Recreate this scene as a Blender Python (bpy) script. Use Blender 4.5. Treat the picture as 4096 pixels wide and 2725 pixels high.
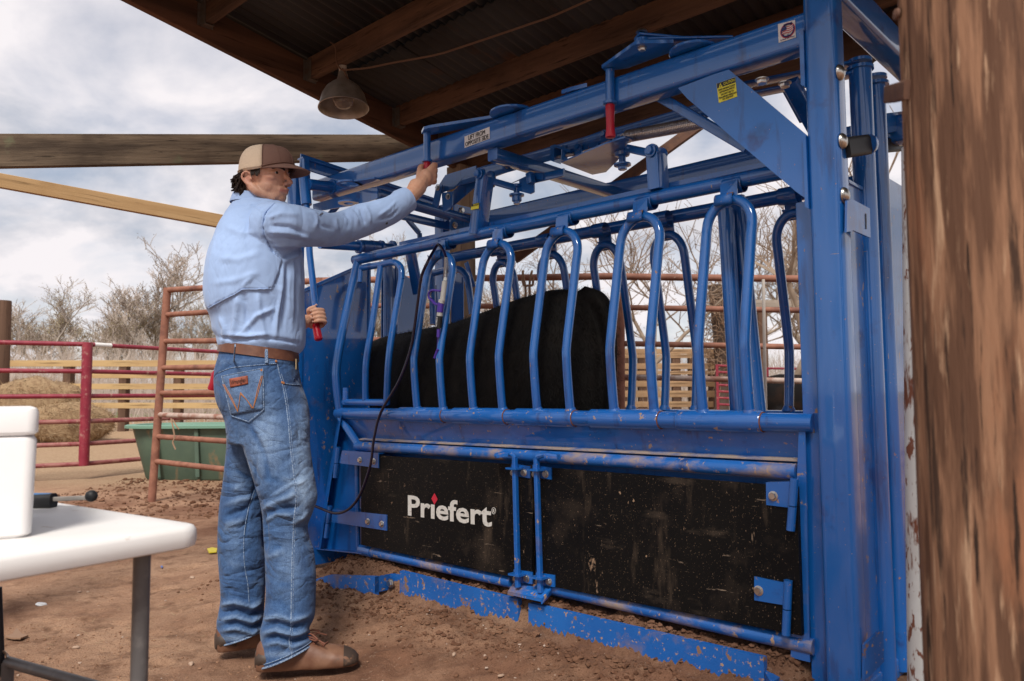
import bpy, bmesh, math, random
import numpy as np
from mathutils import Vector, Matrix, noise
from mathutils.bvhtree import BVHTree
random.seed(7); np.random.seed(7)
for o in list(bpy.data.objects): bpy.data.objects.remove(o)
S = bpy.context.scene; COL = S.collection
R_ = math.radians
# ---------------------------------------------------------------- camera
FPX = 3100.; PW, PH = 4096., 2725.
PITCH, ROLL, CAMZ = R_(4.0), .008, .97
_f = Vector((0, math.cos(PITCH), math.sin(PITCH))); _r0 = Vector((1, 0, 0)); _u0 = _r0.cross(_f)
CR = _r0*math.cos(ROLL) - _u0*math.sin(ROLL); CU = _u0*math.cos(ROLL) + _r0*math.sin(ROLL); CF = _f
CAM = Vector((0, 0, CAMZ))
cd = bpy.data.cameras.new('camera'); cam = bpy.data.objects.new('camera', cd); COL.objects.link(cam)
cam.matrix_world = Matrix(((CR.x, CU.x, -CF.x, 0), (CR.y, CU.y, -CF.y, 0), (CR.z, CU.z, -CF.z, CAMZ), (0, 0, 0, 1)))
cd.sensor_width = 36; cd.lens = 36*FPX/PW; cd.clip_start = .05; cd.clip_end = 3000
cd.dof.use_dof = True; cd.dof.focus_distance = 3.2; cd.dof.aperture_fstop = 5.0
S.camera = cam
# ---------------------------------------------------------------- sky, sun, exposure
SUN_EL, SUN_AZ = R_(50), R_(188)      # azimuth measured clockwise from +Y (north); the sun stands behind the camera, to its left
w = bpy.data.worlds.new('World'); S.world = w; w.use_nodes = True
nt = w.node_tree; N = nt.nodes; N.clear()
def nd(t, **k):
    n = N.new(t)
    for a, b in k.items(): setattr(n, a, b)
    return n
out = nd('ShaderNodeOutputWorld'); bg = nd('ShaderNodeBackground'); bg2 = nd('ShaderNodeBackground')
sky = nd('ShaderNodeTexSky', sky_type='NISHITA'); sky.sun_disc = False; sky.sun_elevation = SUN_EL; sky.sun_rotation = SUN_AZ
nt.links.new(sky.outputs[0], bg.inputs[0]); bg.inputs[1].default_value = .08
tc = nd('ShaderNodeTexCoord'); sep = nd('ShaderNodeSeparateXYZ'); nt.links.new(tc.outputs['Generated'], sep.inputs[0])
zz = nd('ShaderNodeMath', operation='MAXIMUM'); zz.inputs[1].default_value = 0; nt.links.new(sep.outputs[2], zz.inputs[0])
za = nd('ShaderNodeMath', operation='ADD'); za.inputs[1].default_value = .38; nt.links.new(zz.outputs[0], za.inputs[0])
dv = []
for i in (0, 1):
    m = nd('ShaderNodeMath', operation='DIVIDE'); nt.links.new(sep.outputs[i], m.inputs[0]); nt.links.new(za.outputs[0], m.inputs[1]); dv.append(m)
cx = nd('ShaderNodeCombineXYZ'); nt.links.new(dv[0].outputs[0], cx.inputs[0]); nt.links.new(dv[1].outputs[0], cx.inputs[1])
def noi(scale, det, rough, off, dist=0.):
    mp = nd('ShaderNodeMapping'); mp.inputs['Location'].default_value = off; nt.links.new(cx.outputs[0], mp.inputs[0])
    n = nd('ShaderNodeTexNoise'); n.inputs['Scale'].default_value = scale; n.inputs['Detail'].default_value = det; n.inputs['Roughness'].default_value = rough
    n.inputs['Distortion'].default_value = dist; nt.links.new(mp.outputs[0], n.inputs['Vector']); return n
n1 = noi(3.4, 7, .55, (3.1, 7.7, 0), .25); n2 = noi(2.3, 7, .58, (9.3, 1.2, 4), .2)
r1 = nd('ShaderNodeValToRGB'); r1.color_ramp.elements[0].position = .34; r1.color_ramp.elements[1].position = .56
nt.links.new(n1.outputs[0], r1.inputs[0])                         # cloud cover
r2 = nd('ShaderNodeValToRGB'); r2.color_ramp.elements[0].position = .36; r2.color_ramp.elements[1].position = .53
r2.color_ramp.elements[0].color = (.39, .41, .465, 1); r2.color_ramp.elements[1].color = (.70, .665, .68, 1)
nt.links.new(n2.outputs[0], r2.inputs[0]); nt.links.new(r2.outputs[0], bg2.inputs[0]); bg2.inputs[1].default_value = 1.0
cov = nd('ShaderNodeMapRange'); cov.inputs[3].default_value = .45; cov.inputs[4].default_value = 1.; nt.links.new(r1.outputs[0], cov.inputs[0])
mx = nd('ShaderNodeMixShader'); nt.links.new(cov.outputs[0], mx.inputs[0]); nt.links.new(bg.outputs[0], mx.inputs[1]); nt.links.new(bg2.outputs[0], mx.inputs[2])
nt.links.new(mx.outputs[0], out.inputs[0])
sl = bpy.data.lights.new('sun', 'SUN'); sl.energy = 3.3; sl.angle = R_(17); sl.color = (1, .95, .88)
so = bpy.data.objects.new('sun', sl); COL.objects.link(so)
sd = Vector((math.sin(SUN_AZ)*math.cos(SUN_EL), math.cos(SUN_AZ)*math.cos(SUN_EL), math.sin(SUN_EL)))
so.rotation_euler = sd.to_track_quat('Z', 'Y').to_euler(); so.location = (0, 0, 12)
S.view_settings.view_transform = 'Standard'; S.view_settings.look = 'None'; S.view_settings.exposure = .45; S.view_settings.gamma = 1
S.view_settings.use_curve_mapping = False
S.render.engine = 'CYCLES'; S.cycles.max_bounces = 8; S.cycles.transparent_max_bounces = 8
# ---------------------------------------------------------------- survey helpers: a bearing read off the photograph + a known plane = a point of the place
K = {0:(0,0,1),1:(1200,0,.6378),2:(2300,0,.6058),3:(1150,900,.574),4:(2400,900,.574),5:(1150,1650,.6856),6:(2400,1650,.6856),7:(0,900,.7018),8:(800,550,.5102),
 9:(0,0,4096/2357),11:(0,1500,.78125),12:(780,1300,.909),13:(3000,0,.6377),14:(3000,1000,1.1),15:(1600,650,.4145),16:(1150,550,.4464),17:(400,0,.574),
 21:(1700,500,.3394),22:(2200,350,.3394),23:(1150,600,.3394),24:(1200,1000,.3394),25:(2350,80,.3827),26:(3150,150,.5423),27:(3150,900,.5423),28:(3100,1750,.6218)}
def px(k, x, y): a, b, s = K[k]; return a+s*x, b+s*y
def ray(x, y): return CF + CR*((x-PW/2)/FPX) - CU*((y-PH/2)/FPX)
def at(k, x, y, depth): d = ray(*px(k, x, y)); return CAM + d*(depth/d.y)
def gnd(k, x, y, z=0.): d = ray(*px(k, x, y)); return CAM + d*((z-CAMZ)/d.z)
def proj(p): d = Vector(p)-CAM; return PW/2+FPX*d.dot(CR)/d.dot(CF), PH/2-FPX*d.dot(CU)/d.dot(CF)
TH = R_(47.2); ZT = .235
EU = Vector((math.sin(TH), -math.cos(TH), 0)); EV = Vector((math.cos(TH), math.sin(TH), 0))
O = gnd(9, 1820, 1478, ZT); O.z = 0
def loc(p): d = Vector(p)-O; return Vector((d.dot(EU), d.dot(EV), d.z))
def wor(p): return O + EU*p[0] + EV*p[1] + Vector((0, 0, p[2]))
def V(k, x, y, v=0.): d = ray(*px(k, x, y)); return loc(CAM + d*((O+EV*v-CAM).dot(EV)/d.dot(EV)))
def U(k, x, y, u): d = ray(*px(k, x, y)); return loc(CAM + d*((O+EU*u-CAM).dot(EU)/d.dot(EU)))
def Z(k, x, y, z): return loc(gnd(k, x, y, z))
# ---------------------------------------------------------------- mesh helpers
class MB:
    def __init__(s): s.v = []; s.f = []
    def add(s, vs, fs):
        b = len(s.v); s.v += [tuple(v) for v in vs]; s.f += [tuple(i+b for i in f) for f in fs]; return s
    def loft(s, rings, cap=True, closed=True):
        n = len(rings[0]); vs = [p for r in rings for p in r]; fs = []
        m = n if closed else n-1
        for i in range(len(rings)-1):
            for j in range(m):
                k = (j+1) % n; fs.append((i*n+j, i*n+k, (i+1)*n+k, (i+1)*n+j))
        if cap and closed: fs.append(tuple(range(n))[::-1]); b = (len(rings)-1)*n; fs.append(tuple(b+j for j in range(n)))
        return s.add(vs, fs)
    def tube(s, pts, r, n=12, cap=True):
        pts = [Vector(p) for p in pts]; m = len(pts); rs = r if isinstance(r, (list, tuple)) else [r]*m
        ts = []
        for i in range(m):
            a = pts[max(i-1, 0)]; b = pts[min(i+1, m-1)]; ts.append((b-a).normalized())
        u = ts[0].orthogonal().normalized(); rings = []
        for i in range(m):
            t = ts[i]; u = (u - t*u.dot(t)); u = u.normalized() if u.length > 1e-6 else t.orthogonal().normalized(); w_ = t.cross(u)
            k = 1.
            if 0 < i < m-1:
                c = max(.35, math.cos((pts[i]-pts[i-1]).angle(pts[i+1]-pts[i])/2)); k = 1/c if c > .7 else 1.2
            rings.append([pts[i] + (u*math.cos(2*math.pi*j/n) + w_*math.sin(2*math.pi*j/n))*rs[i]*(k if k < 1.2 else 1.) for j in range(n)])
        return s.loft(rings, cap)
    def rbar(s, p0, p1, wd, ht, up=(0, 0, 1), r=.006, q=3):
        p0 = Vector(p0); p1 = Vector(p1); t = (p1-p0).normalized(); up = Vector(up); side = t.cross(up).normalized(); up = side.cross(t)
        r = min(r, wd/2.01, ht/2.01); pr = []
        for cx_, cy_, a0 in ((wd/2-r, ht/2-r, 0), (-wd/2+r, ht/2-r, 90), (-wd/2+r, -ht/2+r, 180), (wd/2-r, -ht/2+r, 270)):
            for i in range(q+1):
                a = R_(a0+90*i/q); pr.append((cx_+r*math.cos(a), cy_+r*math.sin(a)))
        return s.loft([[p+side*x+up*y for x, y in pr] for p in (p0, p1)])
    def box(s, c, d, rot=None):
        c = Vector(c); vs = []
        for x in (-.5, .5):
            for y in (-.5, .5):
                for z in (-.5, .5):
                    p = Vector((x*d[0], y*d[1], z*d[2])); vs.append(c + (rot @ p if rot else p))
        return s.add(vs, [(0,1,3,2),(4,6,7,5),(0,4,5,1),(2,3,7,6),(0,2,6,4),(1,5,7,3)])
    def prism(s, poly, t):
        poly = [Vector(p) for p in poly]; n = len(poly); t = Vector(t)
        nr = Vector((0, 0, 0))
        for i in range(n): nr += (poly[i]-poly[0]).cross(poly[(i+1) % n]-poly[0])
        if nr.dot(t) < 0: poly.reverse()
        vs = poly + [p+t for p in poly]
        return s.add(vs, [tuple(range(n))[::-1], tuple(range(n, 2*n))] + [(i, (i+1) % n, n+(i+1) % n, n+i) for i in range(n)])
    def lathe(s, prof, c, ax=(0, 0, 1), n=24, cap=True):
        ax = Vector(ax).normalized(); u = ax.orthogonal().normalized(); w_ = ax.cross(u); c = Vector(c)
        return s.loft([[c+ax*h+(u*math.cos(2*math.pi*j/n)+w_*math.sin(2*math.pi*j/n))*max(r, 1e-4) for j in range(n)] for r, h in prof], cap)
    def ell(s, c, rad, rot=None, n=16, m=10):
        c = Vector(c); rings = []
        for i in range(m+1):
            a = math.pi*i/m; rr = max(math.sin(a), 1e-3); z = -math.cos(a); ring = []
            for j in range(n):
                p = Vector((rad[0]*rr*math.cos(2*math.pi*j/n), rad[1]*rr*math.sin(2*math.pi*j/n), rad[2]*z)); ring.append(c+(rot @ p if rot else p))
            rings.append(ring)
        return s.loft(rings)
    def mesh(s, name, smooth=40):
        me = bpy.data.meshes.new(name); me.from_pydata(s.v, [], s.f); me.update()
        bm = bmesh.new(); bm.from_mesh(me); bmesh.ops.recalc_face_normals(bm, faces=bm.faces); bm.to_mesh(me); bm.free()
        if smooth:
            me.polygons.foreach_set('use_smooth', [True]*len(me.polygons)); me.set_sharp_from_angle(angle=R_(smooth))
        return me
    def build(s, name, mat, parent=None, smooth=40): return obj(name, s.mesh(name, smooth), mat, parent)
def obj(name, me, mat=None, parent=None):
    if mat is not None and not me.materials: me.materials.append(mat)
    o = bpy.data.objects.new(name, me); COL.objects.link(o)
    if parent is not None: o.parent = parent
    return o
def tag(o, label=None, cat=None, group=None, kind=None):
    for k, v in (('label', label), ('category', cat), ('group', group), ('kind', kind)):
        if v: o[k] = v
    return o
def thing(name, label, cat, at_=(0, 0, 0), rz=0., group=None):
    e = bpy.data.objects.new(name, None); e.empty_display_size = .1; COL.objects.link(e); e.location = at_; e.rotation_euler = (0, 0, rz)
    return tag(e, label, cat, group)
def copy_tree(o, parent=None):
    c = o.copy(); COL.objects.link(c); c.parent = parent
    for ch in list(o.children): copy_tree(ch, c)
    return c
def remesh(name, mb, vox, smooth_it=4, mat=None, parent=None, fac=.5):
    me = mb.mesh(name, 0) if isinstance(mb, MB) else mb
    o = bpy.data.objects.new(name, me); COL.objects.link(o)
    m = o.modifiers.new('r', 'REMESH'); m.mode = 'VOXEL'; m.voxel_size = vox; m.use_smooth_shade = True
    if smooth_it:
        q = o.modifiers.new('s', 'SMOOTH'); q.iterations = smooth_it; q.factor = fac
    dg = bpy.context.evaluated_depsgraph_get(); dg.update(); me2 = bpy.data.meshes.new_from_object(o.evaluated_get(dg), depsgraph=dg); me2.name = name
    o.modifiers.clear(); o.data = me2
    if mat: me2.materials.clear(); me2.materials.append(mat)
    if parent: o.parent = parent
    return o
def bez(pts, n=8):          # Catmull-Rom through the points
    pts = [Vector(p) for p in pts]; P = [pts[0]*2-pts[1]] + pts + [pts[-1]*2-pts[-2]]; o = []
    for i in range(1, len(P)-2):
        a, b, c, d = P[i-1:i+3]
        for j in range(n):
            t = j/n; o.append(.5*((2*b)+(c-a)*t+(2*a-5*b+4*c-d)*t*t+(3*b-a-3*c+d)*t**3))
    return o+[pts[-1]]
# ---------------------------------------------------------------- materials
def mat(name, base, rough=.6, metal=0., spec=.5, coat=0., noise_=None, bump=None, layers=(), coords='Object', sheen=0.):
    """noise_=(scale, colour2, lo, hi[, stretch]); layers = [(scale, colour, lo, hi, detail, stretch, roughness)]; bump=(scale, strength, distance, stretch)"""
    m = bpy.data.materials.new(name); m.use_nodes = True; t = m.node_tree; n = t.nodes; L = t.links; b = n['Principled BSDF']
    b.inputs['Base Color'].default_value = (*base, 1); b.inputs['Roughness'].default_value = rough; b.inputs['Metallic'].default_value = metal
    b.inputs['Specular IOR Level'].default_value = spec; b.inputs['Coat Weight'].default_value = coat; b.inputs['Coat Roughness'].default_value = .07; b.inputs['Coat IOR'].default_value = 1.6
    if sheen: b.inputs['Sheen Weight'].default_value = sheen
    co = n.new('ShaderNodeTexCoord')
    def nz(scale, det=4, st=(1, 1, 1), ro=.55, dist=0.):
        mp = n.new('ShaderNodeMapping'); mp.inputs['Scale'].default_value = st; L.new(co.outputs[coords], mp.inputs[0])
        x = n.new('ShaderNodeTexNoise'); x.inputs['Scale'].default_value = scale; x.inputs['Detail'].default_value = det; x.inputs['Roughness'].default_value = ro; x.inputs['Distortion'].default_value = dist
        L.new(mp.outputs[0], x.inputs[0]); return x
    def rng(x, lo, hi):
        q = n.new('ShaderNodeMapRange'); q.inputs[1].default_value = lo; q.inputs[2].default_value = hi; L.new(x, q.inputs[0]); return q.outputs[0]
    col = None; rg = None
    if noise_:
        sc, c2, lo, hi = noise_[:4]; x = nz(sc, 5, noise_[4] if len(noise_) > 4 else (1, 1, 1))
        k = n.new('ShaderNodeMix'); k.data_type = 'RGBA'; k.inputs[6].default_value = (*base, 1); k.inputs[7].default_value = (*c2, 1); L.new(rng(x.outputs[0], lo, hi), k.inputs[0]); col = k.outputs[2]
    for ly in layers:
        sc, c2, lo, hi = ly[:4]; x = nz(sc, ly[4] if len(ly) > 4 else 5, ly[5] if len(ly) > 5 else (1, 1, 1), .62)
        f = rng(x.outputs[0], lo, hi)
        k = n.new('ShaderNodeMix'); k.data_type = 'RGBA'; k.inputs[7].default_value = (*c2, 1); L.new(f, k.inputs[0])
        if col: L.new(col, k.inputs[6])
        else: k.inputs[6].default_value = (*base, 1)
        col = k.outputs[2]
        if len(ly) > 6:
            q = n.new('ShaderNodeMix'); q.inputs[3].default_value = ly[6]; L.new(f, q.inputs[0])
            if rg: L.new(rg, q.inputs[2])
            else: q.inputs[2].default_value = rough
            rg = q.outputs[0]
    if col: L.new(col, b.inputs['Base Color'])
    if rg: L.new(rg, b.inputs['Roughness'])
    if bump:
        x = nz(bump[0], 5, bump[3] if len(bump) > 3 else (1, 1, 1)); q = n.new('ShaderNodeBump'); q.inputs['Strength'].default_value = bump[1]; q.inputs['Distance'].default_value = bump[2]
        L.new(x.outputs[0], q.inputs['Height']); L.new(q.outputs[0], b.inputs['Normal'])
    m.diffuse_color = (*base, 1); return m
MUD = (.30, .17, .10)
WEAR = [(17, (.008, .05, .20), .58, .70, 6, (1, 1, .12), .5), (70, (.30, .25, .22), .715, .735, 4, (1, 1, .10), .8), (70, (.28, .22, .19), .725, .745, 4, (.10, 1, 1), .8), (9, (.010, .055, .23), .60, .72, 6, (1, 1, 1), .5)]
BLUE = mat('blue_paint', (.002, .102, .385), .42, spec=.35, coat=1., noise_=(2.2, (.005, .124, .445), .35, .7),
  layers=WEAR+[(46, MUD, .70, .74, 3, (1, 1, .6), .9), (130, (.42, .30, .22), .735, .765, 2, (1, 1, 1), .9)], bump=(34, .07, .004))
MUDBLUE = mat('muddy_blue_paint', (.003, .100, .38), .45, spec=.35, coat=.9, noise_=(3, (.009, .122, .45), .35, .7),
  layers=WEAR+[(42, (.34, .235, .165), .625, .665, 8, (.6, 1, .6), .95), (6, (.13, .13, .22), .56, .78, 9, (.4, 1, 1), .8), (85, (.36, .23, .15), .69, .72, 3, (1, 1, 1), .95)], bump=(34, .08, .004))
SKIRT = mat('mud_caked_blue_paint', (.006, .09, .35), .5, noise_=(3, (.012, .13, .45), .35, .7),
  layers=[(26, (.22, .12, .072), .61, .645, 8, (1, 1, .8), .95), (5, (.20, .13, .10), .58, .72, 9, (1, 1, 1), .95), (70, (.36, .23, .15), .62, .66, 3, (1, 1, 1), .95)], bump=(30, .2, .006))
DARKBLUE = BLUE
POLY = mat('black_poly_sheet', (.0035, .0035, .004), .5, spec=.14, noise_=(3, (.006, .0055, .005), .4, .7),
  layers=[(4.5, (.050, .036, .026), .56, .85, 9, (1, 1, 1), .7), (14, (.075, .053, .037), .58, .80, 9, (1, 1, .22), .7), (11, (.07, .052, .038), .62, .80, 9, (.3, 1, 1), .7), (230, (.24, .16, .105), .66, .69, 3, (1, 1, .8), .9), (75, (.30, .20, .13), .715, .735, 3, (1, 1, .6), .9), (34, (.20, .15, .11), .665, .70, 7, (.22, 1, 1.6), .9), (30, (.18, .13, .09), .67, .70, 7, (1.6, 1, .2), .9), (8, (.26, .17, .11), .70, .725, 7, (1, 1, .5), .9)], bump=(20, .05, .003))
DUSTBLUE = mat('dusty_blue_paint', (.006, .100, .38), .45, coat=.3, noise_=(3, (.012, .13, .45), .35, .7),
  layers=WEAR+[(11, (.34, .25, .19), .50, .66, 8, (.5, 1, 1), .9), (40, (.40, .27, .18), .60, .65, 6, (1, 1, .6), .95)], bump=(34, .1, .004))
RED = mat('red_rubber_grip', (.40, .006, .022), .34)
REDBUMP = mat('red_dimpled_grip', (.40, .006, .022), .36)
ZINC = mat('zinc_bolt', (.62, .59, .54), .3, metal=1., noise_=(40, (.35, .3, .25), .45, .7))
SPRING = mat('spring_steel', (.62, .61, .60), .3, metal=.7, noise_=(30, (.30, .22, .16), .6, .75))
BLACKRUB = mat('black_rubber', (.012, .012, .013), .55)
def text_mesh(txt, size, bold=0., ext=.0006, align='LEFT'):
    c = bpy.data.curves.new('lettering', 'FONT'); c.body = txt; c.size = size; c.extrude = ext; c.offset = bold; c.align_x = align; c.resolution_u = 3
    o = bpy.data.objects.new('lettering', c); COL.objects.link(o); dg = bpy.context.evaluated_depsgraph_get(); dg.update()
    me = bpy.data.meshes.new_from_object(o.evaluated_get(dg), depsgraph=dg); bpy.data.objects.remove(o); return me
def put_text(txt, p0, p1, upv, height, m, parent, bold=0., name='lettering', fit=True):
    """lay a line of text from p0 to p1 (baseline), letters standing along upv"""
    me = text_mesh(txt, 1., bold); xs = [v.co.x for v in me.vertices]; x0, x1 = min(xs), max(xs)
    p0 = Vector(p0); p1 = Vector(p1); ex = (p1-p0).normalized(); ln = (p1-p0).length; upv = (Vector(upv)-ex*Vector(upv).dot(ex)).normalized(); ez = ex.cross(upv)
    for v in me.vertices:
        c = v.co; v.co = p0 + ex*((c.x-x0)/(x1-x0)*ln) + upv*(c.y*height/.73) + ez*(c.z)
    me.materials.clear(); o = obj(name, me, m, parent); return o
# ---------------------------------------------------------------- ground
def sst(a, b, x): t = min(1, max(0, (x-a)/(b-a))); return t*t*(3-2*t)
def gz0(x, y):
    l = loc((x, y, 0)); r = .094*sst(-.8, -.06, l.y)*(1-sst(1.1, 2.4, l.y))*sst(-3.6, -2.3, l.x)*(1-sst(.9, 2.2, l.x))
    r += .098*sst(-.058, -.012, l.y)*(1-sst(.7, 1.2, l.y))*sst(-2.5, -2.1, l.x)*(1-sst(.0, .12, l.x))
    far = sst(9, 40, y)*.35
    return r + far
PRINTS = {}; prn = random.Random(12)
for _ in range(170):            # boot and hoof prints
    py = prn.uniform(1.9, 5.5); px_ = prn.uniform(-.62, .25)*py; pr_ = (px_, py, prn.uniform(0, 6.28), prn.uniform(.045, .075), prn.uniform(.005, .012), prn.choice((.55, .8)))
    for ix in (-1, 0, 1):
        for iy in (-1, 0, 1): PRINTS.setdefault((int(math.floor(px_/.25))+ix, int(math.floor(py/.25))+iy), []).append(pr_)
def dent(x, y):
    z = 0.
    for a, b, th, r, dp, q in PRINTS.get((int(math.floor(x/.25)), int(math.floor(y/.25))), ()):
        c, s_ = math.cos(th), math.sin(th); dx = ((x-a)*c+(y-b)*s_)/r; dy = (-(x-a)*s_+(y-b)*c)/(r*q); d2 = dx*dx+dy*dy
        if d2 < 5: z += dp*(-math.exp(-d2*d2*1.2)+.55*math.exp(-((d2**.5-1.35)/.33)**2))
    return z
def roughness_at(x, y):
    l = loc((x, y, 0)); rough = sst(-.75, -.2, l.y)*(1-sst(.9, 1.8, l.y))*sst(-3.4, -2.6, l.x)
    return max(rough, .6*sst(7.0, 7.6, y)*(1-sst(9., 10., y))*sst(-4.5, -3.6, x)*(1-sst(-1, -.2, x)), .35*sst(-.6, -1.3, x)*(1-sst(3.6, 4.6, y)))
def gz(x, y):
    z = gz0(x, y); d = math.hypot(x, y); p = Vector((x, y, 0)); l = loc((x, y, 0))
    near = 1-sst(6, 16, d)
    rough = roughness_at(x, y)   # soil kicked up along the chute
    z += .016*noise.noise(p*1.3)+.010*noise.noise(p*3.1)
    if d < 7: z += dent(x, y)
    z += near*((.004+.016*rough)*noise.noise(p*9)+(.003+.013*rough)*noise.noise(p*21)+(.0015+.006*rough)*noise.noise(p*48))
    return z
xs = np.concatenate([-np.geomspace(4.2, 900, 46)[::-1], np.linspace(-4.1, 3.2, 330), np.geomspace(3.3, 900, 46)])
ys = np.concatenate([-np.geomspace(3.0, 900, 20)[::-1], np.linspace(-2.8, .9, 22), np.linspace(1.0, 7.2, 360), np.geomspace(7.25, 1200, 130)])
gv = []; gf = []
for y in ys:
    for x in xs: gv.append((x, y, gz(x, y)))
nx = len(xs)
for j in range(len(ys)-1):
    for i in range(nx-1): a = j*nx+i; gf.append((a, a+1, a+nx+1, a+nx))
me = bpy.data.meshes.new('ground'); me.from_pydata(gv, [], gf); me.update(); me.polygons.foreach_set('use_smooth', [True]*len(me.polygons))
ca = me.color_attributes.new('moist', 'FLOAT_COLOR', 'POINT'); arr = np.zeros((len(gv), 4)); arr[:, 3] = 1; arr[:, 0] = [roughness_at(v[0], v[1]) if v[1] < 12 and abs(v[0]) < 8 else 0. for v in gv]; ca.data.foreach_set('color', arr.ravel())
DIRT = bpy.data.materials.new('red_brown_dirt'); DIRT.use_nodes = True
def dirt_nodes(m):
    t = m.node_tree; n = t.nodes; L = t.links; b = n['Principled BSDF']; b.inputs['Roughness'].default_value = .95; b.inputs['Specular IOR Level'].default_value = .15
    co = n.new('ShaderNodeTexCoord')
    def nz(s, d=6, ro=.6, off=(0, 0, 0)):
        mp = n.new('ShaderNodeMapping'); mp.inputs['Location'].default_value = off; L.new(co.outputs['Object'], mp.inputs[0])
        x = n.new('ShaderNodeTexNoise'); x.inputs['Scale'].default_value = s; x.inputs['Detail'].default_value = d; x.inputs['Roughness'].default_value = ro; L.new(mp.outputs[0], x.inputs[0]); return x.outputs[0]
    def mixc(f, a, c):
        k = n.new('ShaderNodeMix'); k.data_type = 'RGBA'; L.new(f, k.inputs[0])
        for q, s in ((a, 6), (c, 7)):
            if isinstance(q, tuple): k.inputs[s].default_value = (*q, 1)
            else: L.new(q, k.inputs[s])
        return k.outputs[2]
    def rng(x, lo, hi):
        q = n.new('ShaderNodeMapRange'); q.inputs[1].default_value = lo; q.inputs[2].default_value = hi; L.new(x, q.inputs[0]); return q.outputs[0]
    c = mixc(rng(nz(.8, 8, .65), .42, .62), (.215, .108, .066), (.45, .275, .175))
    c = mixc(rng(nz(7, 7, .7), .50, .72), c, (.11, .052, .031))
    c = mixc(rng(nz(60, 4, .7), .60, .72), c, (.38, .26, .185)); c = mixc(rng(nz(180, 5, .8, (2, 1, 0)), .52, .64), c, (.12, .058, .034))
    am = n.new('ShaderNodeAttribute'); am.attribute_name = 'moist'; mq = n.new('ShaderNodeMath'); mq.operation = 'MULTIPLY'; L.new(rng(nz(2.6, 7, .65, (3, 3, 0)), .30, .56), mq.inputs[0]); L.new(am.outputs['Fac'], mq.inputs[1])
    c = mixc(mq.outputs[0], c, mixc(rng(nz(24, 6, .7), .4, .65), (.085, .040, .024), (.165, .085, .052)))
    # dry straw litter over the yard beyond the pens
    sp = n.new('ShaderNodeSeparateXYZ'); L.new(co.outputs['Object'], sp.inputs[0])
    ad = n.new('ShaderNodeMath'); ad.operation = 'MULTIPLY_ADD'; ad.inputs[1].default_value = 5.; L.new(nz(.35, 4, .6, (5, 2, 0)), ad.inputs[0]); L.new(sp.outputs[1], ad.inputs[2])
    c = mixc(rng(ad.outputs[0], 10.2, 12.2), c, mixc(rng(nz(30, 6, .75), .4, .62), (.27, .17, .10), (.41, .29, .185)))
    gr = n.new('ShaderNodeMath'); gr.operation = 'MULTIPLY'; L.new(rng(nz(.16, 3, .5, (1, 7, 0)), .50, .58), gr.inputs[0]); L.new(rng(sp.outputs[1], 19, 30), gr.inputs[1])
    c = mixc(gr.outputs[0], c, (.10, .17, .035))
    L.new(c, b.inputs['Base Color'])
    bp = n.new('ShaderNodeBump'); bp.inputs['Strength'].default_value = .85; bp.inputs['Distance'].default_value = .014; L.new(nz(70, 8, .8), bp.inputs['Height']); L.new(bp.outputs[0], b.inputs['Normal'])
dirt_nodes(DIRT)
G = tag(obj('ground', me, DIRT), kind='structure')
# clods and gravel lying loose on the dirt: too many to count
CLOD = mat('loose_clod', (.105, .050, .030), .95, spec=.1, noise_=(4, (.185, .098, .060), .4, .65), bump=(90, .5, .004))
PEB = mat('pale_pebble', (.42, .33, .27), .8, noise_=(9, (.30, .20, .14), .4, .7))
def lump(c, r, sq=.7):
    ph = (1+5**.5)/2; vs = []
    for p in ((-1,ph,0),(1,ph,0),(-1,-ph,0),(1,-ph,0),(0,-1,ph),(0,1,ph),(0,-1,-ph),(0,1,-ph),(ph,0,-1),(ph,0,1),(-ph,0,-1),(-ph,0,1)):
        q = Vector(p).normalized()*r*random.uniform(.55, 1.4); q.z *= sq; vs.append(Vector(c)+q)
    return vs
ICO = [(0,11,5),(0,5,1),(0,1,7),(0,7,10),(0,10,11),(1,5,9),(5,11,4),(11,10,2),(10,7,6),(7,1,8),(3,9,4),(3,4,2),(3,2,6),(3,6,8),(3,8,9),(4,9,5),(2,4,11),(6,2,10),(8,6,7),(9,8,1)]
ROT = [Matrix.Rotation(random.random()*6.28, 3, 'Z') @ Matrix.Rotation(random.random()*6.28, 3, 'X') for _ in range(12)]
def scatter(name, n, fn, mat_, sizes, label):
    mb = MB()
    k = 0
    while k < n:
        p = fn()
        if p is None: continue
        r = sizes[0]*(sizes[1]/sizes[0])**(random.random()**2.6); z = gz(p[0], p[1])
        vs = lump((p[0], p[1], z+r*.25), r, random.uniform(.5, .8)); mb.add(vs, ICO); k += 1
    o = mb.build(name, mat_, None, 0); return tag(o, label, name.replace('_', ' '), kind='stuff')
def along_chute():
    u = random.uniform(-2.9, .5); v = -.095-abs(random.gauss(0, .17)); w_ = wor((u, v, 0)); return (w_.x, w_.y)
def along_rail():
    u = random.uniform(-2.4, .1); v = random.uniform(-.05, .03); w_ = wor((u, v, 0)); return (w_.x, w_.y)
def yard():
    y = 1.7+5.3*random.random()**1.5; x = random.uniform(-.75, .45)*y; return (x, y) if noise.noise(Vector((x*1.5, y*1.5, 3))) > -.25+random.uniform(-.3, .3) else None
def yard2():
    return (random.uniform(-4.6, -.4), random.uniform(6.3, 9.5))
def near_left():
    y = random.uniform(1.9, 3.4); return (random.uniform(-.72, -.25)*y, y)
scatter('soil_clods', 9500, lambda: random.choice((along_chute, along_chute, along_rail))(), CLOD, (.0018, .0125), 'loose reddish clods of soil along the foot of the blue chute')
CRUMB = mat('dry_crumb', (.27, .155, .095), .95, spec=.1, noise_=(5, (.18, .095, .058), .4, .65))
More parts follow.
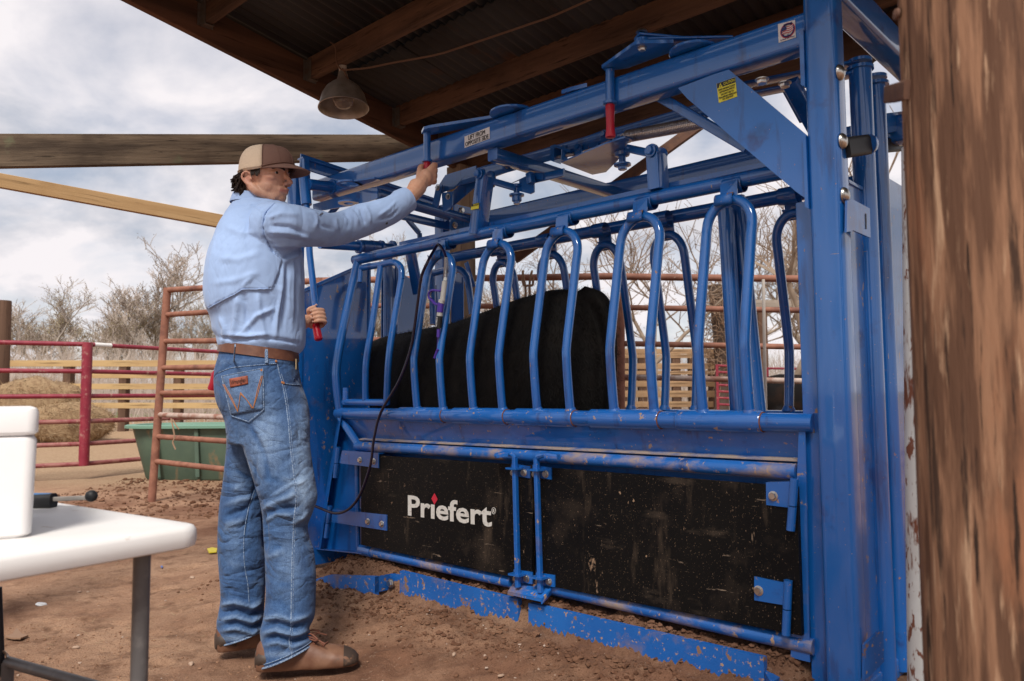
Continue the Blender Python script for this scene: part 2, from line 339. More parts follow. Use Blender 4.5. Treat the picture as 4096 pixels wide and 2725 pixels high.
scatter('soil_crumbs', 5200, lambda: random.choice((yard, near_left))(), CRUMB, (.0012, .0062), 'fine dry crumbs of soil over the dirt floor')
scatter('gravel', 350, lambda: random.choice((yard, yard, along_chute, near_left))(), PEB, (.002, .0085), 'small pale pebbles scattered over the dirt floor')
scatter('trampled_clods', 2600, yard2, CLOD, (.007, .032), 'trampled clods of earth in front of the green trough')

mb = MB(); rs_ = random.Random(21)
for _ in range(900):
    y = 1.8+5.5*rs_.random()**1.4; x = rs_.uniform(-.72, .30)*y
    if noise.noise(Vector((x*.9, y*.9, 8))) < -.05: continue
    z = gz(x, y)+.002; a = rs_.uniform(0, 6.28); ln = rs_.uniform(.02, .07); d_ = Vector((math.cos(a), math.sin(a), rs_.uniform(-.08, .12)))*ln; w_ = Vector((-math.sin(a), math.cos(a), 0))*.0011; c = Vector((x, y, z)); mb.add([c-w_, c+w_, c+d_+w_, c+d_-w_], [(0, 1, 2, 3)])
tag(mb.build('straw_litter', mat('dry_straw', (.45, .32, .18), .9, noise_=(3, (.30, .20, .11), .4, .6)), None, 0), 'stray bits of dry straw on the dirt floor', 'straw litter', kind='stuff')
# ---------------------------------------------------------------- squeeze chute
CH = thing('squeeze_chute', 'blue steel livestock squeeze chute with black lower doors holding a black cow', 'squeeze chute', O, math.atan2(EU.y, EU.x))
def bolt(p, nrm, r=.011, parent=None, m=None, dome=False, name='bolt'):
    mb = MB(); nrm = Vector(nrm).normalized()
    if dome: mb.lathe([(r*1.25, 0), (r*1.2, r*.25), (r*.9, r*.6), (r*.45, r*.8), (0, r*.86)], p, nrm, 14)
    else:
        mb.lathe([(r*1.35, 0), (r*1.35, r*.18), (r*1.2, r*.22)], p, nrm, 14); mb.lathe([(r, r*.2), (r, r*.8), (r*.9, r*.95)], p, nrm, 6)
    return mb.build(name, m or ZINC, parent or CH, 30)
def part(name, mb, m=BLUE, parent=None, sm=40): return mb.build(name, m, parent or CH, sm)
def tubep(name, pts, r, m=BLUE, parent=None, n=14): return part(name, MB().tube(pts, r, n), m, parent)
def plate(name, pts, t, m=BLUE, parent=None): return part(name, MB().prism(pts, t), m, parent)
X_, Y_, Z_ = Vector((1, 0, 0)), Vector((0, 1, 0)), Vector((0, 0, 1))
bt0, bt1 = V(9, 832, 1265), V(9, 1820, 1478)
tubep('bottom_rail', [bt0, V(5, 1312, 990)], .0235, DUSTBLUE); tubep('bottom_rail', [V(5, 1535, 1022), bt1+X_*.07], .0235, DUSTBLUE)
tubep('bottom_rail_sleeve', [bt0+X_*.0, bt0+X_*.09], .0265, MUDBLUE)
m0, m1 = V(3, 352, 1312), V(4, 1420, 1380)
tubep('waist_rail', [m0, m1+X_*.03], .0285, MUDBLUE, n=20)
for a, b in (((3, 790), (3, 1095)), ((3, 1165), (3, 1530)), ((3, 1600), (3, 2005)), ((3, 2120), (4, 425)), ((4, 550), (4, 1135))):
    ua = V(a[0], a[1], 1340 if a[0] == 3 else 1370).x; ub = V(b[0], b[1], 1340 if b[0] == 3 else 1370).x
    f = lambda u: m0.lerp(m1, (u-m0.x)/(m1.x-m0.x))
    s = tubep('waist_rail_sleeve', [f(ua), f(ua)+X_*.004, f(ub)-X_*.004, f(ub)], [.031, .0345, .0345, .032], MUDBLUE, n=20)
    tubep('rust_ring', [f(ub), f(ub)+X_*.003], .0315, mat('rusty_weld', (.20, .07, .025), .9), s, 20) if a[0] == 3 and a[1] == 790 else tubep('rust_ring', [f(ub), f(ub)+X_*.003], .0315, bpy.data.materials['rusty_weld'], s, 20)
s0, s1 = V(5, 408, 196), V(6, 1150, 345)
tubep('second_rail', [s0, s1], .0235, DUSTBLUE)
plate('dirt_ledge', [s0+Vector((0, .004, .029)), s1+Vector((0, .004, .029)), s1+Vector((0, .05, .036)), s0+Vector((0, .05, .036))], (0, 0, .004), mat('mud_ledge', (.06, .12, .30), .9, noise_=(14, (.36, .28, .23), .36, .56)))
plate('upper_side_sheet', [Vector((m0.x+.04, .004, m0.z-.02)), Vector((m1.x, .004, m1.z-.02)), Vector((s1.x, .050, s1.z)), Vector((s0.x, .050, s0.z))], (0, .004, 0), MUDBLUE)
plate('inner_side_sheet', [Vector((s0.x-.03, .052, s0.z)), Vector((s1.x, .052, s1.z)), Vector((s1.x, .052, .2)), Vector((s0.x-.03, .052, .2))], (0, .004, 0), BLUE)
tubep('corner_brace', [V(5, 308, 30), V(5, 412, 190)], .02)
tubep('door_jamb', [V(5, 404, 300), V(5, 412, 778)], .012)
# left end of the near side
plate('end_web', [V(5, 300, 15, .02), V(5, 425, 200, .02), V(5, 432, 815, .02), V(5, 175, 795, .02)], (0, .004, 0))
plate('end_flange', [V(5, 298, 10, .02), V(5, 312, 20, -.03), V(5, 188, 800, -.03), V(5, 168, 795, .02)], (.004, 0, 0))
plate('end_lip', [V(5, 170, 800, -.03), V(5, 432, 826, -.03), V(5, 432, 812, .03), V(5, 185, 792, .03)], (0, 0, .004), MUDBLUE)
# black drop doors
DV = -.034
dl = [V(5, 428, 245, DV), V(5, 1432, 312, DV), V(5, 1426, 985, DV), V(5, 430, 772, DV)]
dr = [V(5, 1446, 318, DV), V(6, 1148, 436, DV), V(6, 1062, 1280, DV), V(5, 1462, 1000, DV)]
dr[1].x = dr[2].x = max(dr[1].x, dr[2].x)
DOORL = plate('drop_door', dl, (0, .018, 0), POLY); DOORL['label'] = 'scuffed black drop door with white logo lettering'
DOORR = plate('drop_door', dr, (0, .018, 0), POLY); DOORR['label'] = 'scratched black drop door without lettering'
WHITE = mat('white_print', (.62, .60, .56), .6, noise_=(60, (.45, .42, .38), .55, .7)); REDP = mat('red_print', (.5, .015, .04), .5)
b0, b1 = V(5, 703, 597, DV-.002), V(5, 1192, 664, DV-.002)
put_text('Pr\u0131efert', b0, b1, Z_, (V(5, 703, 478, DV).z-b0.z)*1.0, WHITE, DOORL, .022, 'logo_lettering')
dc = V(5, 857, 505, DV-.002); hw = (V(5, 877, 505, DV).x-dc.x); hh = V(5, 857, 471, DV).z-dc.z
MB().prism([dc+X_*hw, dc+Z_*hh, dc-X_*hw, dc-Z_*hh], (0, .001, 0)).build('logo_diamond', REDP, DOORL)
q = V(5, 1203, 574, DV-.002); ring = [q+Vector((math.cos(a)*.0105, 0, math.sin(a)*.0125)) for a in np.linspace(0, 2*math.pi, 20)]
MB().tube(ring, .0011, 6).build('registered_mark', WHITE, DOORL); put_text('R', q+Vector((-.005, 0, -.007)), q+Vector((.006, 0, -.007)), Z_, .014, WHITE, DOORL, .02, 'registered_mark')
# door hinges
def hinge(poly, bar, bolts, k):
    h = part('door_hinge', MB().prism([V(k, x, y, DV-.006) for x, y in poly], (0, .005, 0)))
    t0, t1 = V(k, *poly[0], DV-.006), V(k, *poly[1], DV-.006)
    MB().prism([t0, t1, t1+Y_*.035, t0+Y_*.035], (0, 0, .005)).build('flange', BLUE, h)
    a, b = V(k, *bar[0], DV-.01), V(k, *bar[1], DV-.01); mid = a.lerp(b, .52)
    MB().tube([a, mid], .0125, 14).build('barrel', BLUE, h); MB().tube([mid-Z_*.003, b], .0125, 14).build('barrel', BLUE, h)
    for x, y in bolts: bolt(V(k, x, y, DV-.006), -Y_, .011, h)
hinge([(318, 228), (530, 243), (530, 325), (300, 296)], [(296, 203), (278, 380)], [(424, 278), (504, 286)], 5)
hinge([(262, 570), (578, 604), (578, 690), (256, 640)], [(248, 546), (225, 730)], [(470, 637), (551, 651)], 5)
hinge([(968, 418), (1108, 413), (1104, 556), (970, 540)], [(1134, 386), (1112, 688)], [(1011, 488)], 6)
hinge([(900, 968), (1072, 1004), (1068, 1124), (900, 1096)], [(1098, 980), (1085, 1298)], [(926, 1040)], 6)
# door latches in the middle
for (x0, y0, x1, y1, hx) in ((1326, 262, 1345, 1018, -112), (1452, 270, 1476, 1050, 128)):
    l = part('latch_rod', MB().rbar(V(5, x0, y0, -.06), V(5, x1, y1, -.06), .017, .02, Y_, .003), MUDBLUE)
    hp = [V(5, x0, y0+4, -.06), V(5, x0+hx*.12, y0-14, -.062), V(5, x0+hx*.5, y0-22, -.066), V(5, x0+hx, y0-8 if hx < 0 else y0-12, -.075)]
    MB().tube(bez(hp, 4), .010, 8).build('latch_handle', MUDBLUE, l)
    MB().prism([V(5, x0+hx*.30, y0-30, -.05), V(5, x0+hx*.95, y0-20, -.05), V(5, x0+hx*.95, y0+4, -.10), V(5, x0+hx*.35, y0-4, -.10)], (0, 0, .005)).build('finger_tab', SKIRT, l)
    for yy, sx in ((y0+62, 0), (y0+680 if hx < 0 else y0+690, 8)):
        xx = x0+(x1-x0)*(yy-y0)/(y1-y0)
        g = MB().prism([V(5, xx-24, yy-26, DV-.005), V(5, xx+85, yy-10, DV-.005), V(5, xx+85, yy+60, DV-.005), V(5, xx-24, yy+44, DV-.005)], (0, .005, 0)).build('latch_guide', BLUE, l)
        c = V(5, xx, yy+2, -.058); MB().box(c, (.055, .05, .007)).build('guide_loop', MUDBLUE, l)
        bolt(V(5, xx+52, yy+28, DV-.005), -Y_, .011, l); bolt(V(5, xx-15, yy+30, DV-.005), -Y_, .008, l)
kp = plate('latch_keeper', [V(5, 1284, 1045, -.075), V(5, 1322, 990, -.02), V(5, 1545, 1012, -.02), V(5, 1478, 1085, -.08)], (0, 0, -.006), SKIRT)
MB().prism([V(5, 1478, 1085, -.08), V(5, 1545, 1012, -.02), V(5, 1535, 1060, -.02), V(5, 1480, 1118, -.08)], (.005, 0, 0)).build('keeper_side', MUDBLUE, kp)
MB().prism([V(5, 1284, 1045, -.075), V(5, 1478, 1085, -.08), V(5, 1478, 1105, -.08), V(5, 1284, 1062, -.075)], (0, .005, 0)).build('keeper_lip', SKIRT, kp)
# squeeze bars
TOPV = .105
def legs(bx, k, by, u=None):
    b = V(k, bx, by); u = b.x; return b
BR = .0172
def loop(bl, br_, far=None, ztop=None, clip=True):
    """one hair-pin bar: two legs standing on the waist rail, bulged outwards, joined by a round head under the top rail"""
    zt = 1.600; s = 1
    def leg(u): return [Vector((u, 0, .90)), Vector((u, -.010, .98)), Vector((u, -.020, 1.10)), Vector((u, -.016, 1.16)), Vector((u, .02, 1.34)), Vector((u, .052, 1.50))]
    uc = (bl+br_)/2; hw_ = (br_-bl)/2; sh = hw_*.22
    A = leg(bl); B = leg(br_)
    A[-1] = Vector((bl, .048, 1.48)); B[-1] = Vector((br_, .048, 1.48))
    arc = [Vector((uc-math.cos(a)*hw_, .056+.014*math.sin(a), 1.515+math.sin(a)*.092)) for a in np.linspace(0, math.pi, 11)]
    pts = A+arc+B[::-1]
    return pts, uc
def flat_tube(mb, pts, r, n=12): mb.tube(pts, r, n)
def side_loops(mapu, mapv, loops, clipdir):
    for bl, br_ in loops:
        pts, uc = loop(bl, br_); pts = bez([Vector((p.x, mapv(p.y), p.z)) for p in pts], 3)
        l = tubep('squeeze_bar', pts, BR, BLUE)
        for ue in (bl, br_): MB().lathe([(.0172, .016), (.0195, .010), (.0235, .002), (.0245, -.004)], Vector((ue, mapv(0.), .906)), Z_, 14, False).build('weld_bead', SKIRT, l)
        cl = MB(); v0 = mapv(TOPV); sg = clipdir
        for sx in (-.028, .028):      # bent clip hung on the top rail
            pass
        prof = [(-.052, .012), (-.052, -.012), (-.030, -.034), (.0, -.038)]
        c = Vector((uc, v0, 1.665))
        cl.lathe([(.030, -.034), (.0315, -.03), (.0315, .03), (.030, .034)], c, X_, 16, False); cl.build('clip_band', BLUE, l)
        MB().prism([c+Vector((-.034, -.030*sg, .0)), c+Vector((.030, -.034*sg, .004)), c+Vector((.030, -.042*sg, -.06)), c+Vector((-.030, -.040*sg, -.055))], (0, -.006*sg, 0)).build('clip_plate', BLUE, l)
        rr = [[c+Vector((-.045, -.046*sg-.018*math.sin(a)*sg, -.062+.026*math.cos(a))), c+Vector((.018, -.046*sg-.018*math.sin(a)*sg, -.062+.026*math.cos(a)))] for a in np.linspace(-.3, 2.2, 6)]
        mb = MB(); mb.loft(rr, False, False); me = mb.mesh('clip_hook', 60); o = obj('clip_hook', me, SKIRT if sg > 0 else BLUE, l); md = o.modifiers.new('t', 'SOLIDIFY'); md.thickness = .006
lp = [(V(3, 905, 1275).x, V(3, 1085, 1275).x), (V(3, 1297, 1280).x, V(3, 1500, 1280).x), (V(3, 1742, 1285).x, V(3, 1972, 1285).x), (V(4, 100, 1290).x, V(4, 380, 1290).x), (V(4, 718, 1295).x, V(4, 1042, 1300).x)]
side_loops(None, lambda v: v, lp, 1)
FV = .48
uD0, uD1, uC1 = V(4, 450, 1280, FV).x, V(4, 665, 1285, FV).x, V(4, 215, 1280, FV).x; pit = uD1-uC1; uE = V(4, 1315, 1295, FV).x
floops = [(uD0-pit*i, uD1-pit*i) for i in (3, 2, 1, 0)]+[(uE, uE+uD1-uD0)]
side_loops(None, lambda v: FV-v, floops, -1)
t0, t1 = V(3, 470, 245, TOPV), V(2, 1330, 1170, TOPV)
tubep('top_rail', [Vector((t0.x, TOPV, t0.z)), Vector((.10, TOPV, t0.z))], .0265, n=18)
TZ = t0.z
tubep('far_top_rail', [Vector((-1.95, FV-TOPV+.08, TZ+.01)), Vector((.12, FV-TOPV+.08, TZ+.01))], .0265, n=18)
tubep('far_waist_rail', [Vector((-2.3, FV, .876)), Vector((.12, FV, .876))], .030, n=18)
plate('far_side_sheet', [Vector((-2.3, FV+.03, .87)), Vector((.1, FV+.03, .87)), Vector((.1, FV+.03, .18)), Vector((-2.3, FV+.03, .18))], (0, .004, 0))
plate('top_rail_flange', [Vector((-2.0, TOPV+.035, TZ+.012)), Vector((.1, TOPV+.035, TZ+.012)), Vector((.1, TOPV+.035, TZ+.055)), Vector((-2.0, TOPV+.035, TZ+.055))], (0, .006, 0))
tubep('inner_gate_tube', [V(4, 965, 1300, .24), V(2, 995, 1385, .24)], .029, n=18); tubep('inner_gate_tube', [V(4, 1100, 1300, .30), V(2, 1068, 1300, .30)], .029, n=18)
# front frame of the near side (neck access panel)
fa = V(3, 365, 1290)
f1 = tubep('front_upright', bez([fa, Vector((fa.x, -.02, 1.02)), Vector((fa.x, -.02, 1.14)), Vector((fa.x+.01, .03, 1.40)), Vector((t0.x+.03, TOPV, TZ))], 5), .0225)
tubep('swing_pin', [V(3, 515, 290, .07), V(3, 505, 400, .06)], .013)
tubep('swing_head', bez([V(3, 515, 300, .07), V(3, 640, 280, .075), V(3, 740, 262, .075), V(3, 790, 300, .07), V(3, 795, 380, .06)], 5), .0165)
tubep('swing_bar', bez([V(3, 795, 380, .06), V(3, 735, 720, .0), V(3, 705, 950, -.02), V(3, 690, 1250, 0)], 5), .0165)
tubep('swing_bar', bez([V(3, 650, 290, .07), V(3, 590, 700, .0), V(3, 548, 960, -.02), V(3, 543, 1225, 0)], 5), .0165)
tubep('swing_sill', [V(3, 395, 1235), V(3, 690, 1238)], .0165, MUDBLUE); tubep('swing_pin', [V(3, 408, 1135), V(3, 405, 1250)], .0165, MUDBLUE)
# tapered plate and rear post
plate('tapered_plate', [V(6, 1160, 78, -.012), V(6, 1196, 40, -.012), V(6, 1224, 1458, -.012), V(6, 1112, 1430, -.012), V(6, 1132, 860, -.012)], (0, .006, 0), MUDBLUE)
PV = -.055
pl = V(13, 338, 500, PV).x; pr = V(13, 545, 500, PV).x; pwid = pr-pl; pc = (pl+pr)/2; pdep = .078
ptop = V(13, 440, 0, PV).z+.16
POST = part('rear_post', MB().rbar(Vector((pc, PV+pdep/2, .03)), Vector((pc, PV+pdep/2, ptop)), pdep, pwid, X_, .018, 5), BLUE)
for x, y in ((557, 455), (573, 885), (587, 1225)):
    p = U(13, x, y, pr); bolt(Vector((pr, min(max(p.y, PV+.02), PV+pdep-.012), p.z)), X_, .019, POST, dome=True)
part('inner_channel', MB().rbar(Vector((pl-.022, .030, .05)), Vector((pl-.022, .030, U(26, 110, 1150, pl).z)), .05, .082, X_, .004))
plate('post_cleat', [V(26, 84, -60, PV-.004), V(26, 116, -60, PV-.004), V(26, 128, 362, PV-.004), V(26, 98, 350, PV-.004)], (0, .03, 0))
plate('post_cleat', [V(26, 112, 722, PV-.004), V(26, 134, 722, PV-.004), V(26, 155, 1262, PV-.004), V(26, 128, 1250, PV-.004)], (0, .03, 0))
plate('slot_bracket', [U(26, 425, 1205, pr+.012), U(26, 470, 1200, pr+.012), U(26, 592, 1265, pr+.012), U(26, 598, 1480, pr+.012), U(26, 470, 1425, pr+.012), U(26, 420, 1440, pr+.012)], (.006, 0, 0), MUDBLUE)
plate('bracket_slot', [U(26, 573, 1300, pr+.0185), U(26, 581, 1300, pr+.0185), U(26, 583, 1415, pr+.0185), U(26, 575, 1412, pr+.0185)], (.0008, 0, 0), BLACKRUB)
plate('foot_bracket', [U(28, 560, 1330, pr+.002), U(28, 655, 1245, pr+.03), U(28, 682, 1250, pr+.03), U(28, 688, 1440, pr+.03), U(28, 600, 1530, pr+.01), U(28, 560, 1560, pr+.002)], (.006, 0, 0), SKIRT)
plate('foot_strap', [Z(6, 972, 1440, .14), Z(6, 1060, 1432, .14), Z(6, 1190, 1568, .12), Z(6, 1060, 1600, .12)], (0, 0, .012), SKIRT)
plate('foot_strap', [Z(6, 945, 1545, .12), Z(6, 985, 1520, .12), Z(6, 1060, 1600, .11), Z(6, 1000, 1640, .11)], (0, 0, .03), SKIRT)
# main beam, gusset, top cross beam
BV = -.04; bz1 = V(2, 1472, 85, BV).z; bz0 = bz1-.105; bd = .085
bu0 = V(8, 880, 480, BV).x
BEAM = part('main_beam', MB().rbar(Vector((bu0, BV+bd/2, (bz0+bz1)/2)), Vector((pl+.01, BV+bd/2, (bz0+bz1)/2)), bd, bz1-bz0, Z_, .014, 4), BLUE)
GUS = plate('gusset_plate', [V(2, 680, 582, BV-.003), V(2, 900, 497, BV-.003), V(2, 1015, 460, BV-.003), V(2, 1190, 606, BV-.003), V(2, 1530, 893, BV-.003), V(2, 1535, 1320, BV-.003), V(2, 1462, 1268, BV-.003), V(2, 1270, 1105, BV-.003), V(2, 1050, 918, BV-.003), V(2, 740, 650, BV-.003)], (0, .006, 0), BLUE)
part('rear_gusset', MB().rbar(V(2, 560, 640, .06), V(2, 1150, 985, .06), .045, .035, Z_, .004))
cu = Z(13, 570, 190, bz0-.0).x
part('top_cross_beam', MB().rbar(Vector((pc, PV+.02, ptop-.075)), Vector((pc, 1.2, ptop-.075)), .085, .105, Z_, .014, 4), BLUE)
cbz = Z(13, 570, 190, bz0+.01)
FB = .93
part('far_main_beam', MB().rbar(Vector((-2.5, FB, V(0, 2984, 600, FB-.04).z-.052)), Vector((.2, FB, V(0, 2984, 600, FB-.04).z-.052)), .085, .105, Z_, .012, 4))
part('far_post', MB().rbar(Vector((pc, FB+.02, .05)), Vector((pc, FB+.02, ptop)), .08, .1, X_, .014))
# long centre channel with its shaped front end
CV = .32
c0, c1 = V(21, 260, 570, CV), V(21, 2130, 20, CV)
cz = (c0.z+c1.z)/2
part('centre_channel', MB().rbar(Vector((c0.x, CV, cz-.03)), Vector((-.25, CV, cz-.03)), .05, .006, Z_, .002).rbar(Vector((c0.x, CV-.024, cz-.03-.03)), Vector((-.25, CV-.024, cz-.03-.03)), .006, .06, Z_, .002))
plate('channel_end', [V(21, 240, 590, CV-.028), V(21, 600, 480, CV-.028), V(21, 600, 600, CV-.028), V(21, 450, 615, CV-.028), V(21, 345, 745, CV-.028), V(21, 190, 800, CV-.028), V(21, 165, 705, CV-.028)], (0, .006, 0))
part('lower_link', MB().rbar(V(21, 320, 880, CV+.02), V(21, 600, 640, CV+.02), .008, .07, Z_, .002).rbar(V(21, 595, 650, CV+.02), V(21, 2080, 120, CV+.02), .008, .035, Z_, .002))
e = plate('end_bracket', [V(21, 135, 700, CV-.05), V(21, 205, 705, CV-.05), V(21, 150, 975, CV-.05), V(21, 85, 945, CV-.05)], (0, .006, 0)); bolt(V(21, 152, 742, CV-.05), -Y_, .011, e)
e = plate('end_bracket', [V(21, 195, 800, CV-.042), V(21, 325, 785, CV-.042), V(21, 320, 950, CV-.042), V(21, 295, 995, CV-.042), V(21, 210, 1020, CV-.042)], (0, .006, 0)); bolt(V(21, 273, 846, CV-.042), -Y_, .011, e)
# transverse bar under the beams, lugs and nut
xu = V(0, 1990, 625, .03).x
xe = U(0, 2490, 760, xu)
part('cross_bar', MB().rbar(Vector((xu, .0, bz0-.028)), Vector((xu, xe.y, bz0-.028)), .055, .05, Z_, .005))
bolt(U(21, 1635, 640, xu)+Vector((0, 0, .01)), -Z_, .017, CH, BLUE); e = plate('hanger_lug', [U(21, 885, 415, xu-.05), U(21, 1010, 455, xu-.05), U(21, 1020, 520, xu-.05), U(21, 965, 560, xu-.05), U(21, 915, 520, xu-.05)], (.012, 0, 0)); bolt(U(21, 958, 480, xu-.038), X_, .010, e)
# squeeze arms standing on the top rail
def arm(b0_, t0_, k, wd, vb, vt):
    a, b = V(k, *b0_, vb), V(k, *t0_, vt); up = (b-a)
    h = part('squeeze_arm', MB().rbar(a, b, wd, .05, X_, .005, 2)); n_ = up.normalized()
    for sy in (-1, 1):
        MB().lathe([(.027, -.004), (.027, .004)], b+Vector((0, sy*wd*.42, .005)), Y_, 18).build('eye_plate', BLUE, h)
    bolt(b+Vector((.0, -wd*.5-.006, .004)), -Y_, .017, h, BLUE); return h
A1 = arm((620, 1290), (712, 610), 21, .07, .105, .10); A2 = arm((1280, 1210), (1255, 790), 22, .07, .105, .10)
part('toggle_link', MB().rbar(V(21, 800, 665, .13), V(21, 1060, 740, .22), .012, .03, Z_, .003)); part('toggle_link', MB().rbar(V(22, 900, 715, .2), V(22, 1245, 790, .11), .03, .03, Z_, .006))
zp = bz0-.09
plate('toggle_plate', [Z(22, 130, 890, zp), Z(22, 640, 672, zp), Z(22, 880, 592, zp), Z(22, 935, 620, zp), Z(22, 800, 860, zp), Z(22, 660, 1000, zp), Z(22, 500, 1030, zp)], (0, 0, .006))
pv = V(22, 850, 700, .2)
e = part('pivot_stack', MB().lathe([(.034, -.075), (.034, -.068), (.014, -.066), (.014, -.04), (.028, -.036), (.034, -.02), (.028, -.004), (.014, 0), (.014, .02), (.04, .022), (.04, .03)], pv, Z_, 18)); bolt(pv-Z_*.075, -Z_, .018, e, BLUE)
plate('toggle_ear', [V(22, 640, 665, .2), V(22, 770, 690, .2), V(22, 770, 790, .2), V(22, 655, 800, .2)], (0, .006, 0))
pv = V(21, 1080, 740, .24)
e = part('pivot_stack', MB().lathe([(.022, -.06), (.022, -.04), (.034, -.038), (.034, -.03), (.014, -.028), (.014, 0), (.03, .002), (.03, .012)], pv, Z_, 16)); bolt(pv-Z_*.06, -Z_, .015, e, BLUE)
plate('toggle_ear', [V(21, 1020, 685, .24), V(21, 1280, 560, .24), V(21, 1285, 790, .24), V(21, 1240, 815, .24), V(21, 1105, 780, .24), V(21, 1110, 650, .24)], (0, .006, 0))
part('toggle_tab', MB().rbar(V(21, 1235, 570, .22), V(21, 1255, 690, .22), .03, .03, X_, .004)); part('toggle_bar', MB().rbar(V(21, 1290, 640, .26), V(21, 1640, 560, .26), .012, .035, Z_, .003).rbar(V(21, 1290, 600, .25), V(21, 1400, 610, .25), .01, .03, Z_, .003))
e = plate('adjuster_clevis', [V(22, 0, 690, .24), V(22, 60, 672, .24), V(22, 235, 735, .24), V(22, 232, 768, .24), V(22, 70, 705, .24), V(22, 50, 720, .24), V(22, 50, 880, .24), V(22, 0, 860, .24)], (0, .045, 0)); tubep('threaded_rod', [V(22, 60, 830, .26), V(22, 290, 785, .26)], .008, ZINC, e); tubep('clevis_pin', [V(22, 170, 690, .26), V(22, 168, 870, .26)], .015, BLUE, e)
e = plate('release_lug', [V(22, 290, 690, .26), V(22, 335, 662, .26), V(22, 378, 690, .26), V(22, 372, 770, .26), V(22, 290, 800, .26)], (0, .008, 0)); bolt(V(22, 330, 700, .26), -Y_, .013, e, BLUE)
e = plate('release_lug', [V(22, 612, 540, .26), V(22, 660, 520, .26), V(22, 700, 620, .26), V(22, 590, 660, .26)], (0, .008, 0)); bolt(V(22, 635, 550, .26), -Y_, .013, e, BLUE)
plate('release_rack', [V(22, 380, 665, .27), V(22, 570, 650, .27), V(22, 570, 690, .27), V(22, 380, 750, .27)], (0, .008, 0))
# spring
sa, sb = V(22, 905, 580, .24), V(22, 1830, 405, .24); ax = (sb-sa); L_ = ax.length; ax.normalize(); uu = ax.orthogonal().normalized(); ww = ax.cross(uu); turns = 46
tubep('return_spring', [sa+ax*(L_*i/(turns*10))+(uu*math.cos(i*math.pi/5)+ww*math.sin(i*math.pi/5))*.021 for i in range(turns*10+1)], .0040, SPRING, n=6)
tubep('spring_hook', bez([sa+ww*.01, sa-ax*.02+Z_*.012, sa-ax*.035, sa-ax*.02-Z_*.01], 5), .0036, SPRING, n=6)
# operating levers over the beam
def disk(c, r, name='pivot_disk'): return part(name, MB().lathe([(r-.002, 0), (r, .002), (r, .008), (r-.002, .01)], c, Z_, 28))
zl = bz1+.012
dk = Z(2, 745, 305, zl); disk(Vector((dk.x, BV+bd*.35, bz1+.001)), .082)
h = plate('lever_arm', [Z(25, 148, 505, zl+.012), Z(25, 185, 480, zl+.012), Z(25, 495, 258, zl+.012), Z(25, 560, 245, zl+.012), Z(25, 900, 240, zl+.012), Z(25, 900, 330, zl+.012), Z(25, 420, 505, zl+.012), Z(25, 190, 540, zl+.012)], (0, 0, .012))
pz = Z(25, 570, 290, zl+.012)
e1 = Z(25, 1500, 205, pz.z+.028); e2 = Z(25, 1000, 215, pz.z+.046)
MB().rbar(pz+Vector((-.02, 0, .028)), e1, .05, .010, Z_, .004).build('upper_link', BLUE, h); MB().rbar(pz+Vector((-.02, 0, .046)), e2, .05, .010, Z_, .004).build('upper_link', BLUE, h)
MB().lathe([(.024, .0), (.024, .018)], pz+Z_*.01, Z_, 18).build('spacer', BLUE, h); bolt(pz, -Z_, .012, h); bolt(pz+Z_*.052, Z_, .016, h, dome=True)
def handle(parent, ptop_, pbot, v, k, grip, r=.0155, red=RED):
    a, b = V(k, *ptop_, v), V(k, *pbot, v); MB().tube([a, b], r, 16).build('handle_tube', BLUE, parent)
    d = (b-a).normalized(); MB().lathe([(r*1.05, -.012), (r*1.5, -.010), (r*1.5, -.001), (r*1.1, .001)], b, d, 18).build('collar', BLUE, parent)
    g = V(k, *grip, v); L2 = (g-b).length; d2 = (g-b).normalized()
    return MB().lathe([(r*.9, 0), (r*1.02, .004), (r*.98, L2*.25), (r*.9, L2*.6), (r*.98, L2*.8), (r*1.12, L2*.93), (r*1.05, L2*.985), (r*.8, L2)], b, d2, 20).build('grip', red, parent)
HV2 = Z(25, 235, 515, zl+.012).y
gr2 = handle(h, (235, 520), (235, 885), HV2, 25, (241, 1232), .0165, REDBUMP)
h = plate('lever_arm', [Z(1, 762, 838, zl), Z(1, 775, 812, zl), Z(1, 815, 802, zl), Z(1, 1240, 735, zl), Z(1, 1245, 768, zl), Z(1, 870, 838, zl), Z(1, 800, 850, zl)], (0, 0, .012))
dk = Z(1, 1325, 700, zl); disk(Vector((dk.x, BV+bd*.3, bz1+.001)), .092)
HV1 = Z(1, 797, 835, zl).y
gr1 = handle(h, (797, 835), (797, 1018), HV1, 1, (800, 1165), .0155, RED)
RH = V(1, 798, 1095, HV1)                       # where the right hand closes
# small welded lugs on the beam
plate('weld_lug', [Z(1, 1640, 590, bz1+.004), Z(1, 1700, 570, bz1+.004), Z(1, 1800, 545, bz1+.004), Z(1, 1730, 585, bz1+.004)], (0, 0, .015), MUDBLUE)
# headgate at the front end
HU = -2.45
def hg(pts, name, t=.004, m=BLUE): return plate(name, pts, (t, 0, 0), m)
zb = .12
n_ = [U(24, 40, 485, HU), U(24, 215, 418, HU), U(24, 640, 222, HU), U(24, 808, 222, HU)]
hg([n_[0], n_[1], n_[2], n_[3], Vector((HU, n_[3].y, zb)), Vector((HU, n_[0].y, zb))], 'headgate_leaf', m=MUDBLUE)
part('leaf_edge', MB().rbar(Vector((HU, n_[3].y, zb)), Vector((HU, n_[3].y, n_[3].z+.03)), .012, .03, X_, .003)); part('leaf_rim', MB().rbar(n_[0], n_[2], .012, .02, Z_, .003))
f_ = [U(24, 955, 700, HU), U(24, 1062, 192, HU), U(24, 1440, 432, HU)]
hg([Vector((HU, f_[0].y, zb)), Vector((HU, f_[0].y, f_[1].z)), f_[1], f_[2], Vector((HU, f_[2].y, zb))], 'headgate_leaf')
